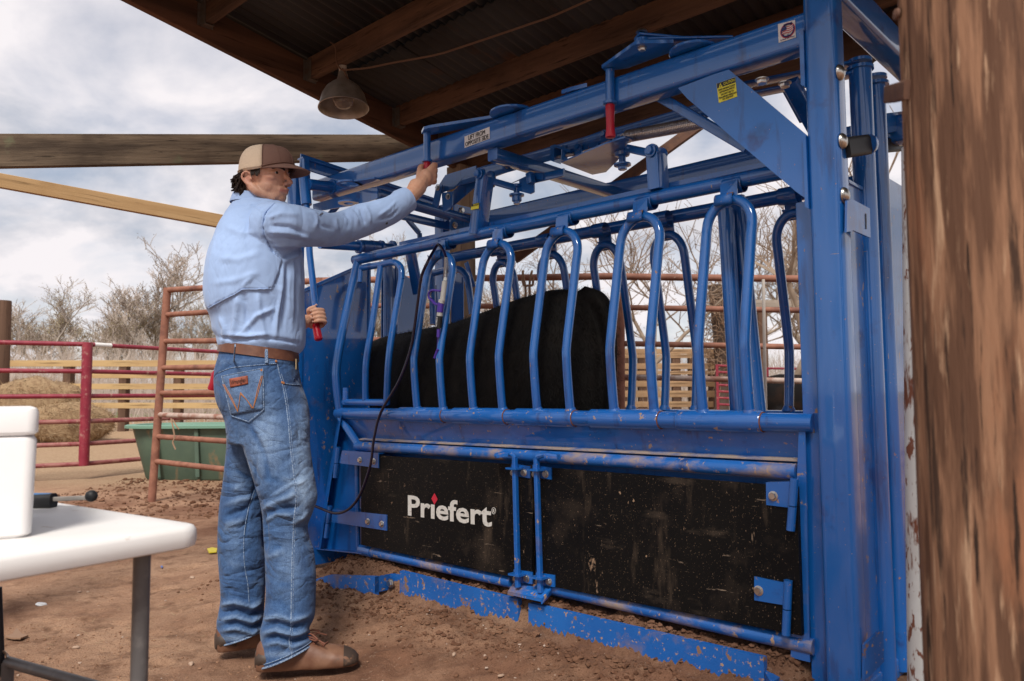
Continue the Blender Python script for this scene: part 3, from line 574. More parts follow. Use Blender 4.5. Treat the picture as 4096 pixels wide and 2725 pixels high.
tubep('leaf_tube', [Vector((HU+.02, f_[0].y+.03, zb)), Vector((HU+.02, f_[0].y+.03, f_[1].z+.05))], .027); tubep('leaf_tube', [Vector((HU+.03, f_[0].y+.085, zb)), Vector((HU+.03, f_[0].y+.085, f_[1].z+.02))], .011)
part('side_strap', MB().rbar(U(24, 1285, -60, HU+.12), U(24, 1395, 520, HU+.12), .012, .085, X_, .003)); part('side_strap', MB().rbar(U(24, 1560, 420, HU+.25), U(24, 1600, 880, HU+.25), .012, .06, X_, .003))
# far neck door with a rolled edge
tubep('far_swing_loop', bez([V(24, 1570, 880, FV-.02), V(24, 1560, 330, FV), V(24, 1620, 265, FV), V(24, 1850, 225, FV), V(24, 1950, 300, FV), V(24, 1990, 450, FV), V(24, 2030, 760, FV)], 5), .0175)
plate('neck_panel', [V(24, 1790, 300, FV+.12), V(24, 1870, 270, FV+.12), V(24, 1925, 330, FV+.12), V(24, 1925, 900, FV+.12), V(24, 1780, 900, FV+.12)], (0, .004, 0))
part('neck_strap', MB().rbar(V(24, 1960, 150, FV+.2), V(24, 2045, 440, FV+.2), .008, .03, X_, .003))
plate('front_gusset', [V(24, 1500, 60, FV+.05), V(24, 1640, 180, FV+.05), V(24, 1520, 180, FV+.05)], (0, .005, 0))
# headgate top frame
part('headgate_cross_channel', MB().rbar(U(23, 150, 130, -2.36), U(23, 1720, 640, -2.36), .01, .075, Z_, .003).rbar(U(23, 150, 100, -2.36), U(23, 1720, 600, -2.36), .05, .008, Z_, .003))
part('headgate_cross_tube', MB().tube([U(23, 1060, 520, -2.25), U(23, 2150, 835, -2.25)], .032, 16)); part('headgate_flat_bar', MB().rbar(U(23, 1300, 765, -2.30), U(23, 1905, 905, -2.30), .012, .045, Z_, .003))
e = plate('bearing_plate', [U(23, 1905, 800, -2.24), U(23, 2170, 850, -2.24), U(23, 2160, 930, -2.24), U(23, 1910, 975, -2.24)], (.012, 0, 0)); bolt(U(23, 1972, 886, -2.226), X_, .014, e)
e = plate('bearing_plate', [U(23, 1950, 640, -2.26), U(23, 2170, 690, -2.26), U(23, 2170, 760, -2.26), U(23, 1950, 720, -2.26)], (.012, 0, 0)); bolt(U(23, 2052, 712, -2.246), X_, .014, e)
part('bent_stay', MB().rbar(U(23, 1415, 820, -2.3), U(23, 1555, 985, -2.3), .03, .012, X_, .003).rbar(U(23, 1555, 980, -2.3), U(23, 1560, 1050, -2.3), .03, .012, X_, .003))
e = part('rotary_tube', MB().tube([U(23, 380, 1105, -2.3), U(23, 1250, 1160, -2.3)], .026, 16))
for x in (835, 985, 1090, 1225):
    a = U(23, x, 1130+x*.012, -2.3); MB().lathe([(.030, -.004), (.036, -.002), (.036, .012), (.030, .014)], a, Y_, 18).build('collar', BLUE, e)
MB().tube([U(23, 870, 1133, -2.3), U(23, 1060, 1145, -2.3)], .0335, 16).build('sleeve', BLUE, e)
part('headgate_post', MB().rbar(Vector((HU-.03, n_[0].y-.03, .08)), Vector((HU-.03, n_[0].y-.03, 2.12)), .06, .08, X_, .008)); part('headgate_post', MB().rbar(Vector((HU-.03, .86, .08)), Vector((HU-.03, .86, 2.12)), .06, .08, X_, .008))
plate('keyhole_plate', [V(23, 300, 640, BV+.01), V(23, 1000, 440, BV+.01), V(23, 1058, 440, BV+.01), V(23, 1062, 570, BV+.01), V(23, 850, 640, BV+.01), V(23, 300, 730, BV+.01)], (0, .006, 0))
zr = V(23, 700, 400, BV-.08).z
kc = Z(23, 730, 408, zr); rg_ = MB(); rr = .062; ri = .045
rg_.lathe([(ri, 0), (rr, 0), (rr, .008), (ri, .008), (ri, 0)], kc, Z_, 28, False); rg_.prism([kc+Vector((.05, -.02, 0)), kc+Vector((.17, .02, 0)), kc+Vector((.17, .06, 0)), kc+Vector((.02, .055, 0))], (0, 0, .008)); part('keyhole_ring', rg_)
kc = Z(23, 720, 632, zr-.10); rg_ = MB(); rg_.lathe([(.022, 0), (.05, 0), (.05, .006), (.022, .006), (.022, 0)], kc, Z_, 24, False); part('keyhole_ring', rg_)
# headgate lever hanging at the near side
su = V(8, 1035, 390, BV).x; st0 = V(8, 1035, 390, BV); st1 = U(8, 850, 368, su)
tubep('lever_stub', [st0, st1], .0285); part('stub_flange', MB().lathe([(.04, 0), (.04, .006)], st0, -Y_, 18))
sv = st1.y-.01
h = tubep('lever_sleeve', [V(8, 815, 300, sv), V(8, 835, 528, sv)], .0265); MB().prism([V(8, 782, 158, sv-.01), V(8, 815, 158, sv-.01), V(8, 825, 345, sv-.01), V(8, 780, 345, sv-.01)], (0, .03, 0)).build('sleeve_plate', BLUE, h)
MB().tube([V(8, 832, 500, sv), V(24, 115, 60, sv), V(24, 188, 700, sv)], .0165, 14).build('lever_pole', BLUE, h)
a, b = V(24, 158, 740, sv), V(24, 222, 1062, sv); dd = (b-a).normalized(); LL = (b-a).length
MB().lathe([(.0175, 0), (.019, .004), (.0185, LL*.5), (.0195, LL*.9), (.0195, LL*.97), (.016, LL)], a, dd, 20).build('grip', RED, h)
LH = V(24, 190, 800, sv); LHD = -dd
# second hanging lever beyond the man
h = tubep('lever_pole', [loc(at(7, 1330, 560, 3.95)), loc(at(7, 1228, 850, 3.95))], .014); a, b = loc(at(7, 1232, 835, 3.95)), loc(at(7, 1207, 942, 3.95)); dd = (b-a).normalized(); LL = (b-a).length
MB().lathe([(.015, 0), (.021, LL*.2), (.019, LL*.6), (.023, LL*.9), (.02, LL)], a, dd, 16).build('grip', RED, h); part('lever_cross_tube', MB().tube([loc(at(7, 1330, 560, 3.95)), Vector((HU, .1, 2.0))], .016, 12))
# tail gate end
TU = pr-.03
for (x, y, zt_) in ((690, 420, None), (788, 520, None)):
    p = U(13, x, y, TU); q = U(13, x+35, 1500, TU)
    g = tubep('gate_tube', [Vector((TU, p.y, .1)), p], .034 if x < 700 else .029, n=18)
    for dz, rr in ((-.012, .041), (.012, .036)): MB().lathe([(rr, 0), (rr, .010)], p+Z_*dz, Z_, 20).build('cap_ring', BLUE, g)
pp = U(13, 690, 420, TU); part('gate_link', MB().rbar(Vector((-.25, .12, pp.z+.01)), pp+Z_*.014, .05, .010, Z_, .003).rbar(Vector((-.25, .12, pp.z-.03)), pp-Z_*.02, .05, .010, Z_, .003))
for x, y in ((75, 497), (218, 520)): bolt(U(13, x, y, .03), -Z_, .015, CH)
part('rear_stay', MB().rbar(U(13, 250, 510, .0), U(13, 345, 720, .0)+Vector((.02, .05, -.05)), .05, .03, Z_, .003))
plate('tail_panel', [U(26, 440, 1062, TU), U(26, 622, 1160, TU), Vector((TU, U(28, 735, 1460, TU).y, .13)), Vector((TU, U(28, 560, 1560, TU).y, .13))], (-.006, 0, 0), MUDBLUE); part('panel_rim', MB().rbar(U(26, 440, 1062, TU), U(26, 622, 1160, TU), .012, .012, Z_, .002))
plate('tail_panel', [U(26, 728, 1235, TU-.02), U(26, 900, 1300, TU-.02), Vector((TU-.02, U(26, 900, 1300, TU).y, .13)), Vector((TU-.02, U(28, 775, 1350, TU).y, .13))], (-.006, 0, 0), MUDBLUE)
plate('tail_panel', [U(26, 715, 1020, TU-.2), U(26, 900, 1130, TU-.2), U(26, 900, 1400, TU-.2), U(26, 715, 1300, TU-.2)], (-.006, 0, 0))
part('far_rear_rail', MB().rbar(U(26, 640, 650, TU-.1), U(26, 950, 600, TU-.1), .03, .075, Z_, .004))
a, b = U(26, 425, 815, TU+.03), U(26, 596, 790, TU+.05); h = part('gate_handle', MB().rbar(a, b, .03, .06, Z_, .012, 4), BLACKRUB); MB().lathe([(.030, -.01), (.030, .004), (.026, .012)], b, (b-a), 18).build('handle_end', BLUE, h)
part('handle_bar', MB().rbar(U(26, 700, 800, TU-.12), U(26, 950, 780, TU-.12), .03, .055, Z_, .01), BLACKRUB)
part('rear_brace', MB().rbar(U(26, 0, 340, TU-.3), U(26, 140, 600, TU-.3), .03, .05, X_, .003)); part('rear_sill', MB().rbar(Vector((pr-.05, .0, .11)), Vector((pr-.05, 1.0, .11)), .05, .06, Z_, .006), SKIRT)
# floor frame showing through the soil
def skirt(pts, h_=.10):
    mb = MB(); pts = [Vector(p)+Z_*.010 for p in pts]
    for a, b in zip(pts, pts[1:]): mb.prism([a, b, b-Z_*h_, a-Z_*h_], (0, .022, 0))
    return part('floor_frame_side', mb, SKIRT)
skirt([V(5, 165, 985, -.16), V(5, 240, 962, -.16), V(5, 510, 972, -.13)]); skirt([V(5, 510, 972, -.13), V(5, 600, 955, -.04), V(5, 655, 960, -.03)], .07)
skirt([V(5, 655, 938, -.05), V(5, 1345, 1108, -.05)]); skirt([V(5, 1405, 1128, -.05), V(6, 955, 1452, -.05)])
bolt(V(5, 604, 996, -.06), -Y_, .016, CH)
# decals
YEL = mat('yellow_label', (.72, .66, .05), .5); BLKP = mat('black_print', (.015, .015, .015), .5); LAB = mat('white_label', (.72, .70, .68), .4); NAVY = mat('navy_print', (.015, .03, .14), .5)
def label(k, quad, v, m, name, parent):
    return MB().prism([V(k, x, y, v) for x, y in quad], (0, .001, 0)).build(name, m, parent)
def tline(k, s, a, b, hpx, v, m, parent, bold=.0, name='lettering'):
    p, q = V(k, *a, v), V(k, *b, v); hh = (V(k, a[0], a[1]-hpx, v)-p).length; return put_text(s, p, q, Z_, hh, m, parent, bold, name)
e = label(21, [(465, 138), (760, 22), (762, 160), (466, 272)], BV-.002, LAB, 'warning_label', BEAM)
tline(21, 'LIFT FROM', (512, 178), (706, 110), 56, BV-.0035, BLKP, e); tline(21, 'OPPOSITE SIDE', (476, 256), (748, 158), 54, BV-.0035, BLKP, e)
e = label(25, [(1348, 668), (1542, 598), (1565, 800), (1372, 868)], BV-.0045, YEL, 'caution_label', GUS); label(25, [(1350, 668), (1540, 600), (1547, 652), (1356, 718)], BV-.005, BLKP, 'label_header', e)
tline(25, 'CAUTION', (1424, 682), (1536, 642), 30, BV-.0065, YEL, e)
MB().prism([V(25, 1372, 712, BV-.0055), V(25, 1412, 698, BV-.0055), V(25, 1387, 660, BV-.0055)], (0, .0004, 0)).build('warning_triangle', YEL, e); tline(25, '!', (1388, 700), (1394, 698), 22, BV-.0075, BLKP, e)
for i, (s, a, b) in enumerate((('KEEP HANDS CLEAR', (1370, 743), (1540, 682)), ('OF MOVING PARTS!', (1380, 768), (1536, 710)), ('DO NOT USE TO', (1397, 790), (1527, 744)), ('TRANSPORT PERSONS', (1372, 828), (1558, 762)), ('OR ANIMALS!', (1412, 838), (1522, 798)))): tline(25, s, a, b, 17, BV-.0065, BLKP, e, 0.)
e = label(25, [(1990, 45), (2168, 0), (2178, 182), (1998, 240)], BV-.002, LAB, 'flag_label', BEAM)
cc = V(25, 2092, 108, BV-.0035); R2 = (V(25, 2160, 90, BV)-V(25, 2012, 130, BV)).length/2
for rr, m_ in ((R2, REDP), (R2*.86, NAVY)):
    ringp = [cc+Vector((math.cos(a)*rr, 0, math.sin(a)*rr)) for a in np.linspace(0, 2*math.pi, 28)]; MB().tube(ringp, R2*.05 if m_ is REDP else R2*.10, 6).build('emblem_ring', m_, e)
for i in range(7):
    zz_ = R2*(.42-.14*i); pts = []
    up_ = []; dn = []
    for j in range(9):
        xx = -R2*.78+j*R2*1.6/8; wv = R2*.08*math.sin(j*.9)+j*R2*.02; up_.append(cc+Vector((xx, -.002, zz_+wv+R2*.05))); dn.append(cc+Vector((xx, -.002, zz_+wv-R2*.05)))
    mb = MB(); mb.loft([up_, dn], False, False); mb.build('flag_stripe', REDP if i % 2 == 0 else LAB, e)
MB().prism([cc+Vector((-R2*.8, -.003, R2*.46)), cc+Vector((-R2*.1, -.003, R2*.58)), cc+Vector((-R2*.1, -.003, R2*.08)), cc+Vector((-R2*.8, -.003, 0))], (0, .0005, 0)).build('flag_canton', NAVY, e)
for s, y0_, y1_ in (('MADE IN THE', 62, 34), ('USA', 172, 158)):
    tline(25, s, (2050 if s != 'USA' else 2072, y0_), (2140 if s != 'USA' else 2112, y1_), 16, BV-.007, NAVY, e, .02)
tline(25, 'In God We Trust', (2016, 220), (2164, 172), 13, BV-.004, NAVY, e, .004)
nl = A1; a_ = [V(21, 545, 940, .062), V(21, 637, 915, .062), V(21, 632, 985, .062), V(21, 540, 1003, .062)]
e = MB().prism(a_, (0, .001, 0)).build('notice_label', YEL, nl); MB().prism([V(21, 546, 938, .061), V(21, 636, 914, .061), V(21, 635, 940, .061), V(21, 545, 965, .061)], (0, .0006, 0)).build('label_header', BLKP, e); tline(21, 'NOTICE', (572, 952), (634, 936), 16, .0595, YEL, e, .01)
# ---------------------------------------------------------------- open-sided shed
def wood(name, base, dark, ax, gs=9, rough=.85, stain=None, sx_=.06):
    st = [1, 1, 1]; st['xyz'.index(ax)] = sx_; st = tuple(x*1. for x in st)
    ly = [(gs*5, tuple(c*.55 for c in dark), .56, .70, 6, st, .9), (2.2, dark, .52, .75, 4, (1, 1, 1), .9)]
    if stain: ly.append(stain)
    return mat(name, base, rough, spec=.2, noise_=(gs, dark, .38, .64, st), layers=ly, bump=(gs*4, .5, .004, st))
WU = wood('brown_purlin_timber', (.145, .082, .052), (.065, .038, .026), 'x', 14, sx_=.10); WVv = wood('weathered_rafter_timber', (.15, .075, .045), (.07, .038, .025), 'y'); WZ = wood('weathered_post_timber', (.26, .19, .13), (.12, .085, .055), 'z')
TIN = mat('rusty_tin_sheet', (.050, .050, .050), .7, metal=.3, noise_=(3, (.030, .027, .025), .4, .65, (1, .3, 1)), layers=[(4, (.13, .06, .032), .56, .68, 7, (1, .35, 1), .9), (1.4, (.03, .025, .022), .52, .7, 5)])
GALV = mat('dull_galvanised_steel', (.17, .16, .145), .55, metal=.6, noise_=(30, (.16, .12, .09), .45, .65)); RUST = mat('rusted_steel', (.085, .040, .027), .85, noise_=(22, (.13, .060, .034), .4, .65), layers=[(60, (.07, .035, .025), .6, .7)], bump=(60, .3, .003))
SH = thing('open_shed', 'open-sided shed roof of corrugated tin on brown timbers above the blue chute', 'shed', O, math.atan2(EU.y, EU.x))
P3 = loc(at(0, 1855, 690, 5.4)); RU = P3.x; SL = -.168
def rk(v): return 2.645 + SL*(v-.79)           # underside of the rake rafter
MB().rbar(Vector((RU+.02, -1.75, rk(-1.75)+.09)), Vector((RU+.02, 1.75, rk(1.75)+.09)), .042, .18, Z_, .003, 1).build('rake_rafter', WVv, SH)
pur = [(-1.55, None), (-1.0, None), (U(17, 735, 200, RU+.05).y, 0), (U(0, 1240, 338, RU+.05).y, 0), (U(17, 2075, 885, RU+.05).y, 0), (1.22, None)]
HANG = []
for v, _ in pur:
    zb_ = rk(v)+.065
    p = MB().rbar(Vector((RU+.06, v, zb_+.065)), Vector((3.2, v, zb_+.065)), .042, .13, Z_, .003, 1).build('purlin', WU, SH)
    hgm = MB(); c = Vector((RU+.072, v, zb_+.055))
    for sy in (-1, 1): hgm.box(c+Vector((0, sy*.024, 0)), (.05, .003, .12))
    hgm.box(c+Vector((0, 0, -.062)), (.05, .05, .003)); hgm.box(c+Vector((-.026, 0, 0)), (.003, .085, .12)); hgm.build('joist_hanger', GALV, SH)
# corrugated sheets, lapped
def sheet(u0, u1, v0, v1, lift):
    n = int((u1-u0)/.0085); rows = []
    for v in (v0, (v0+v1)/2, v1):
        rows.append([Vector((u0+(u1-u0)*i/n, v, rk(v)+.205+lift+.008*math.sin((u0+(u1-u0)*i/n)*2*math.pi/.068)+.003*math.sin(v*5+u0*3))) for i in range(n+1)])
    mb = MB(); mb.loft(rows, False, False); o = obj('tin_sheet', mb.mesh('tin_sheet', 80), TIN, SH); m_ = o.modifiers.new('t', 'SOLIDIFY'); m_.thickness = .0012
u = RU-.06; i = 0
while u < 3.15:
    sheet(u, u+.69, -1.16, .46+random.uniform(-.05, .05), .003*(i % 2)); sheet(u+random.uniform(-.01, .01), u+.69, .38, 1.85, .003*(i % 2)-.014); u += .64; i += 1
# eave header, posts, braces
hz = V(0, 2670, 451, 1.46).z
MB().rbar(Vector((RU-.05, 1.50, hz+.115)), Vector((3.2, 1.50, hz+.115)), .09, .23, Z_, .004, 1).build('eave_header', WU, SH)
MB().rbar(Vector((RU+.04, 1.42, 0)), Vector((RU+.04-.03, 1.42, hz+.02)), .14, .14, X_, .006, 2).build('corner_post', WZ, SH)
MB().rbar(Vector((RU-.05, -1.62, rk(-1.62)-.11)), Vector((3.2, -1.62, rk(-1.62)-.11)), .09, .2, Z_, .004, 1).build('high_header', WU, SH)
MB().rbar(Vector((RU+.03, -1.62, 0)), Vector((RU+.03, -1.62, rk(-1.62)-.2)), .14, .14, X_, .006, 2).build('high_post', WZ, SH)
bl_ = loc(at(0, -260, 608, 3.75)); br2 = loc(at(0, 1880, 590, 5.48)); WB = wood('grey_weathered_beam_timber', (.185, .135, .092), (.066, .047, .034), 'x', 20, sx_=.09, stain=(5, (.16, .17, .10), .66, .8, 4, (1, 1, 1), .9))
MB().rbar(Vector((0, 0, 0)), Vector(((br2-bl_).length, 0, 0)), .045, .172, Z_, .003, 1)
def beam_obj(name, a, b, w_, h_, m, parent):      # timber whose own x axis runs along it, so the grain follows
    a = Vector(a); b = Vector(b); o = MB().rbar((0, 0, 0), ((b-a).length, 0, 0), w_, h_, Z_, .003, 1).build(name, m, parent)
    ex = (b-a).normalized(); ey = Z_.cross(ex).normalized(); ez = ex.cross(ey); o.matrix_local = Matrix(((ex.x, ey.x, ez.x, a.x), (ex.y, ey.y, ez.y, a.y), (ex.z, ey.z, ez.z, a.z), (0, 0, 0, 1))); return o
beam_obj('side_beam', bl_, br2, .045, .172, WB, SH)
WY = wood('yellow_pine_timber', (.45, .30, .155), (.32, .195, .09), 'x', 9)
beam_obj('pine_brace', loc(at(0, -300, 668, 4.6)), loc(at(0, 1120, 930, 5.3)), .04, .09, WY, SH)
e = beam_obj('rust_strut', loc(at(22, 1780, 430, 4.9)), loc(at(21, 1050, 1580, 5.1)), .05, .065, RUST, SH)
beam_obj('rust_strut', loc(at(25, 480, 890, 4.9)), loc(at(25, 1150, 1010, 4.4)), .05, .14, RUST, SH)
# big round post close to the camera, at the right
POSTM = mat('rough_brown_pole', (.245, .128, .074), .85, spec=.2, noise_=(42, (.105, .052, .031), .43, .57, (1, 1, .09)), layers=[(60, (.40, .25, .155), .57, .67, 7, (1, 1, .08), .9), (30, (.050, .027, .018), .565, .63, 8, (1, 1, .07), .9), (9, (.25, .11, .058), .58, .70, 6, (1, 1, .2), .9), (85, (.030, .017, .012), .60, .66, 7, (1, 1, .05), .9)], bump=(60, .9, .006, (1, 1, .08)))
ca, cb = loc(at(0, 3942, -150, 1.12)), loc(at(0, 4088, 2725, 1.12)); ca = cb+(ca-cb)*1.35; cb = cb+(cb-ca)*.35
rings = []
for i in range(60):
    t = i/59; c = cb.lerp(ca, t); rr = .124-.004*t; ring = []
    for j in range(72):
        a = 2*math.pi*j/72; q = Vector((math.cos(a)*3.2, math.sin(a)*3.2, t*.9)); w_ = noise.noise(q)*.004+noise.noise(Vector((q.x*3, q.y*3, q.z)))*.003-max(0, noise.noise(Vector((q.x*2.6, q.y*2.6, q.z*.5+9)))-.18)*.035
        ring.append(c+Vector((math.cos(a), math.sin(a), 0))*(rr+w_))
    rings.append(ring)
MB().loft(rings).build('near_pole', POSTM, SH, 80)
o = MB().rbar(loc(at(13, 880, 592, 1.24)), loc(at(13, 1010, 560, 1.12)), .020, .028, Z_, .003).build('rusty_bracket', RUST, SH); o = MB().lathe([(.009, 0), (.008, .004), (0, .006)], loc(at(13, 925, 90, 1.14)), loc(at(13, 915, 90, 1.14))-loc(at(13, 925, 90, 1.14)), 12).build('bolt_head', RUST, SH)
# ---------------------------------------------------------------- white pole
WHP = mat('chipped_white_paint', (.58, .60, .60), .5, noise_=(6, (.50, .50, .49), .4, .6), layers=[(38, (.17, .06, .035), .56, .60, 6, (1, 1, .5), .9), (12, (.16, .055, .03), .555, .60, 6, (1, 1, .3), .9)])
a, b = at(0, 3674, 590, 1.9), at(0, 3690, 2850, 1.9); b.z = 0
wp = thing('steel_pole', 'white steel pole with rust spots between the chute and the big wooden post', 'pole', b); mb = MB().tube([Vector((0, 0, -.05)), a-b], .039, 24); mb.build('pipe', WHP, wp); MB().lathe([(.034, 0), (.036, .012), (.025, .022), (.024, .05)], a-b, Z_, 18).build('pipe_cap', RUST, wp)
# ---------------------------------------------------------------- hanging lamp and its wire
LP = at(17, 1697, 755, 4.2)
lamp = thing('hanging_lamp', 'dusty metal reflector lamp hanging from a roof timber', 'lamp', LP)
SHADE = mat('dusty_aluminium_shade', (.48, .45, .41), .4, metal=.6, noise_=(9, (.28, .25, .21), .4, .65), layers=[(70, (.06, .05, .04), .70, .74)])
R0 = .137
prof = [(.024, .215), (.028, .19), (.036, .165), (.062, .145), (.095, .115), (.118, .075), (.130, .03), (R0, .004), (R0+.003, 0)]
sh = MB(); sh.lathe(prof+[(r-.004, h-.002) for r, h in prof[::-1]], (0, 0, 0), (-.05, .10, 1), 40, False); sh.build('shade', SHADE, lamp)
MB().lathe([(.021, .205), (.022, .25), (.019, .262), (.0, .264)], (0, 0, 0), (-.05, .10, 1), 20).build('socket', mat('chipped_porcelain', (.46, .42, .37), .5), lamp)
GLASS = mat('bulb_glass', (.55, .50, .45), .05, spec=.8); GLASS.node_tree.nodes['Principled BSDF'].inputs['Transmission Weight'].default_value = .75
MB().lathe([(.0, -.002), (.03, .004), (.052, .022), (.058, .045), (.046, .08), (.026, .12), (.016, .16)], (0, 0, 0), (-.05, .10, 1), 28).build('bulb', GLASS, lamp)
CORD = mat('brown_cord', (.17, .10, .065), .9)
ct = at(17, 1690, 490, 4.2)-LP
MB().tube(bez([Vector((-.012, .02, .26)), ct+Vector((0, 0, .0)), at(17, 1650, 440, 4.2)-LP, at(17, 1635, 320, 4.22)-LP, at(17, 1560, 285, 4.3)-LP, at(17, 1450, 280, 4.4)-LP], 6), .0045, 6).build('cord', CORD, lamp); MB().tube(bez([ct+Vector((0, 0, .01)), at(17, 1740, 570, 4.18)-LP, at(17, 1780, 640, 4.16)-LP], 6), .0045, 6).build('cord', CORD, lamp)
wz = ct.z+LP.z
wpts = [at(17, 1690, 490, 4.2)]+[wor(Z(1, x, y, wz+d)) for x, y, d in ((420, 427, -.01), (580, 395, .0), (850, 345, -.01), (1000, 300, .0), (1300, 200, .0), (1430, 155, -.01), (1600, 95, 0.), (1900, -40, .02), (2100, -140, .05))]
tag(MB().tube(bez(wpts, 6), .0055, 6).build('wire', CORD), 'thin brown wire sagging under the tin roof from the lamp', 'wire')
# ---------------------------------------------------------------- folding table, cooler and tool
TZ_ = .74
tA = gnd(11, 1062, 764, TZ_); tB = gnd(11, 330, 628, TZ_); tC = gnd(11, 0, 930, TZ_)
ex = (tC-tA).normalized(); ey = Vector((-ex.y, ex.x, 0)); 
if ey.dot(tB-tA) < 0: ey = -ey
tw = .80; tl = 1.6
TB = thing('folding_table', 'white plastic folding table with grey legs in the foreground', 'table', (tA.x, tA.y, 0))
WPL = mat('white_plastic_top', (.74, .72, .70), .45, noise_=(4, (.68, .65, .62), .45, .7), layers=[(14, (.46, .36, .27), .665, .72, 6, (1, 1, 1), .7), (110, (.40, .30, .22), .73, .76)], bump=(160, .12, .001)); GLEG = mat('grey_leg_paint', (.105, .10, .10), .4, noise_=(30, (.16, .15, .145), .5, .7))
def rr_outline(l, w_, r, off=0.):
    o = []
    for cx_, cy_, a0 in ((l-r, w_-r, 0), (r, w_-r, 90), (r, r, 180), (l-r, r, 270)):
        for i in range(7): a = R_(a0+15*i); o.append(ex*(cx_+(r-off)*math.cos(a))+ey*(cy_+(r-off)*math.sin(a)))
    return o
rg = [(0, .012), (-.002, .006), (-.009, .001), (-.026, 0), (-.036, .003), (-.039, .010)]
MB().loft([[p+Z_*(TZ_+h) for p in rr_outline(tl, tw, .045, o_)] for h, o_ in rg]).build('table_top', WPL, TB)
lg = at(11, 728, 900, 1.40)-Vector((tA.x, tA.y, 0)); lg.z = 0
lgp = ex*lg.dot(ex)+ey*lg.dot(ey)
for q in (lgp, lgp+ey*.70, lgp+ex*1.3, lgp+ex*1.3+ey*.70):
    MB().tube([q+Z_*0, q+Z_*(TZ_-.04)], .0145, 16).build('leg', GLEG, TB)
MB().tube([lgp+Z_*.30, lgp+ey*.70+Z_*.30], .010, 10).build('stretcher', GLEG, TB); MB().tube([lgp+ex*1.3+Z_*.3, lgp+ex*1.3+ey*.70+Z_*.3], .010, 10).build('stretcher', GLEG, TB)
tp = Vector((tA.x, tA.y, 0))
ba, bb = at(11, 40, 1470, 1.75)-tp, at(11, 430, 1580, 1.62)-tp
MB().tube([lgp+ex*.475+ey*.2+Z_*.62, lgp+ey*.2+Z_*.30], .010, 10).build('brace', GLEG, TB)
# floor stay lying under the table
fs = thing('folded_stand', 'grey tubular stand with a wire ring on the dirt under the table', 'stand', (ba+tp).to_tuple()[:2]+(0,)); o0 = fs.location
MB().tube([ba+tp-o0, bb+tp-o0+(bb-ba)*.4], .012, 12).build('tube', GLEG, fs); MB().tube([Vector((0, 0, 0)), ba+tp-o0], .013, 12).build('upright', GLEG, fs); c = ba+tp-o0
MB().tube([c+Vector((math.cos(a)*.022-.02, 0, math.sin(a)*.025)) for a in np.linspace(0, 6.28, 20)], .003, 6).build('ring', ZINC, fs); MB().tube([c+Vector((-.02, 0, -.03)), c+Vector((-.035, .0, .16))], .014, 10).build('clamp', BLACKRUB, fs)
FOAM = mat('white_foam', (.80, .785, .775), .8, noise_=(6, (.76, .74, .73), .4, .7), bump=(230, .15, .0012))
cz0 = TZ_; cr = gnd(11, 176, 832, TZ_)
CO = thing('foam_cooler', 'white foam cooler box standing on the folding table', 'cooler', (cr.x, cr.y, TZ_))
hx = Vector((.84, .54, 0)).normalized(); hy = Vector((-hx.y, hx.x, 0))
def cbox(z0, z1, g0, g1, r=.018):
    mb = MB(); rings = []
    for z_, g, rr in ((z0, g0+.006, r), (z0+.006, g0, r), (z1-.008, g1, r), (z1-.002, g1+.003, r), (z1, g1+.009, r)):
        o = []
        for cx_, cy_, a0 in ((-g-rr, .27-g-rr, 0), (-.42+g+rr, .27-g-rr, 90), (-.42+g+rr, g+rr, 180), (-g-rr, g+rr, 270)):
            for i in range(5): a = R_(a0+22.5*i); o.append(hx*(cx_+rr*math.cos(a))+hy*(cy_+rr*math.sin(a))+Z_*z_)
        rings.append(o)
    return mb.loft(rings)
ctop = at(11, 205, 165, cr.y).z-TZ_
cbox(0, ctop-.048, .004, .0005).build('box', FOAM, CO); cbox(ctop-.047, ctop, -.001, -.001).build('lid', FOAM, CO)
tl0 = gnd(11, 235, 650, TZ_+.012); TO = thing('drench_applicator', 'blue hand applicator with a black ball knob lying on the table beside the cooler', 'applicator', (tl0.x, tl0.y, TZ_))
def tpx(x, y): return at(11, x, y, tl0.y)-TO.location
MB().rbar(tpx(120, 650), tpx(275, 645), .03, .032, Z_, .01).build('handle', BLACKRUB, TO); MB().rbar(tpx(120, 625), tpx(262, 625), .02, .016, Z_, .006).build('body', mat('blue_plastic', (.05, .16, .36), .4), TO); MB().rbar(tpx(262, 637), tpx(460, 628), .008, .009, Z_, .002).build('shaft', mat('clear_shaft', (.42, .38, .33), .3), TO); MB().ell(tpx(468, 620), (.0125, .0125, .0125)).build('ball_knob', BLACKRUB, TO)
MB().rbar(tpx(200, 660), tpx(262, 668), .022, .012, Z_, .005).build('lower_grip', bpy.data.materials['blue_plastic'], TO)
# ---------------------------------------------------------------- pens and fences
CRIM = mat('crimson_gate_paint', (.20, .012, .03), .45, noise_=(10, (.26, .03, .045), .4, .7), layers=[(18, (.34, .17, .14), .58, .70, 6, (1, 1, 1), .9)])
DUSTR = mat('dusty_crimson_paint', (.19, .028, .035), .6, noise_=(10, (.29, .115, .095), .36, .6), layers=[(26, (.36, .21, .16), .60, .70, 6, (1, 1, 1), .9)])
RUSTP = mat('rusty_pipe', (.20, .078, .048), .75, noise_=(12, (.28, .12, .075), .4, .65), layers=[(30, (.38, .24, .17), .66, .70), (5, (.13, .05, .035), .55, .7)])
PALEP = mat('worn_pale_pipe', (.42, .33, .28), .6, noise_=(8, (.24, .11, .075), .45, .6))
def rail_run(root, pts, r, m, name='rail'):
    return MB().tube([Vector(p)-root.location for p in pts], r, 12).build(name, m, root)
gp = gnd(9, 198, 1078); gp = at(9, 198, 1070, 9.4)
ys_ = [793, 855, 912, 970, 1022, 1068]
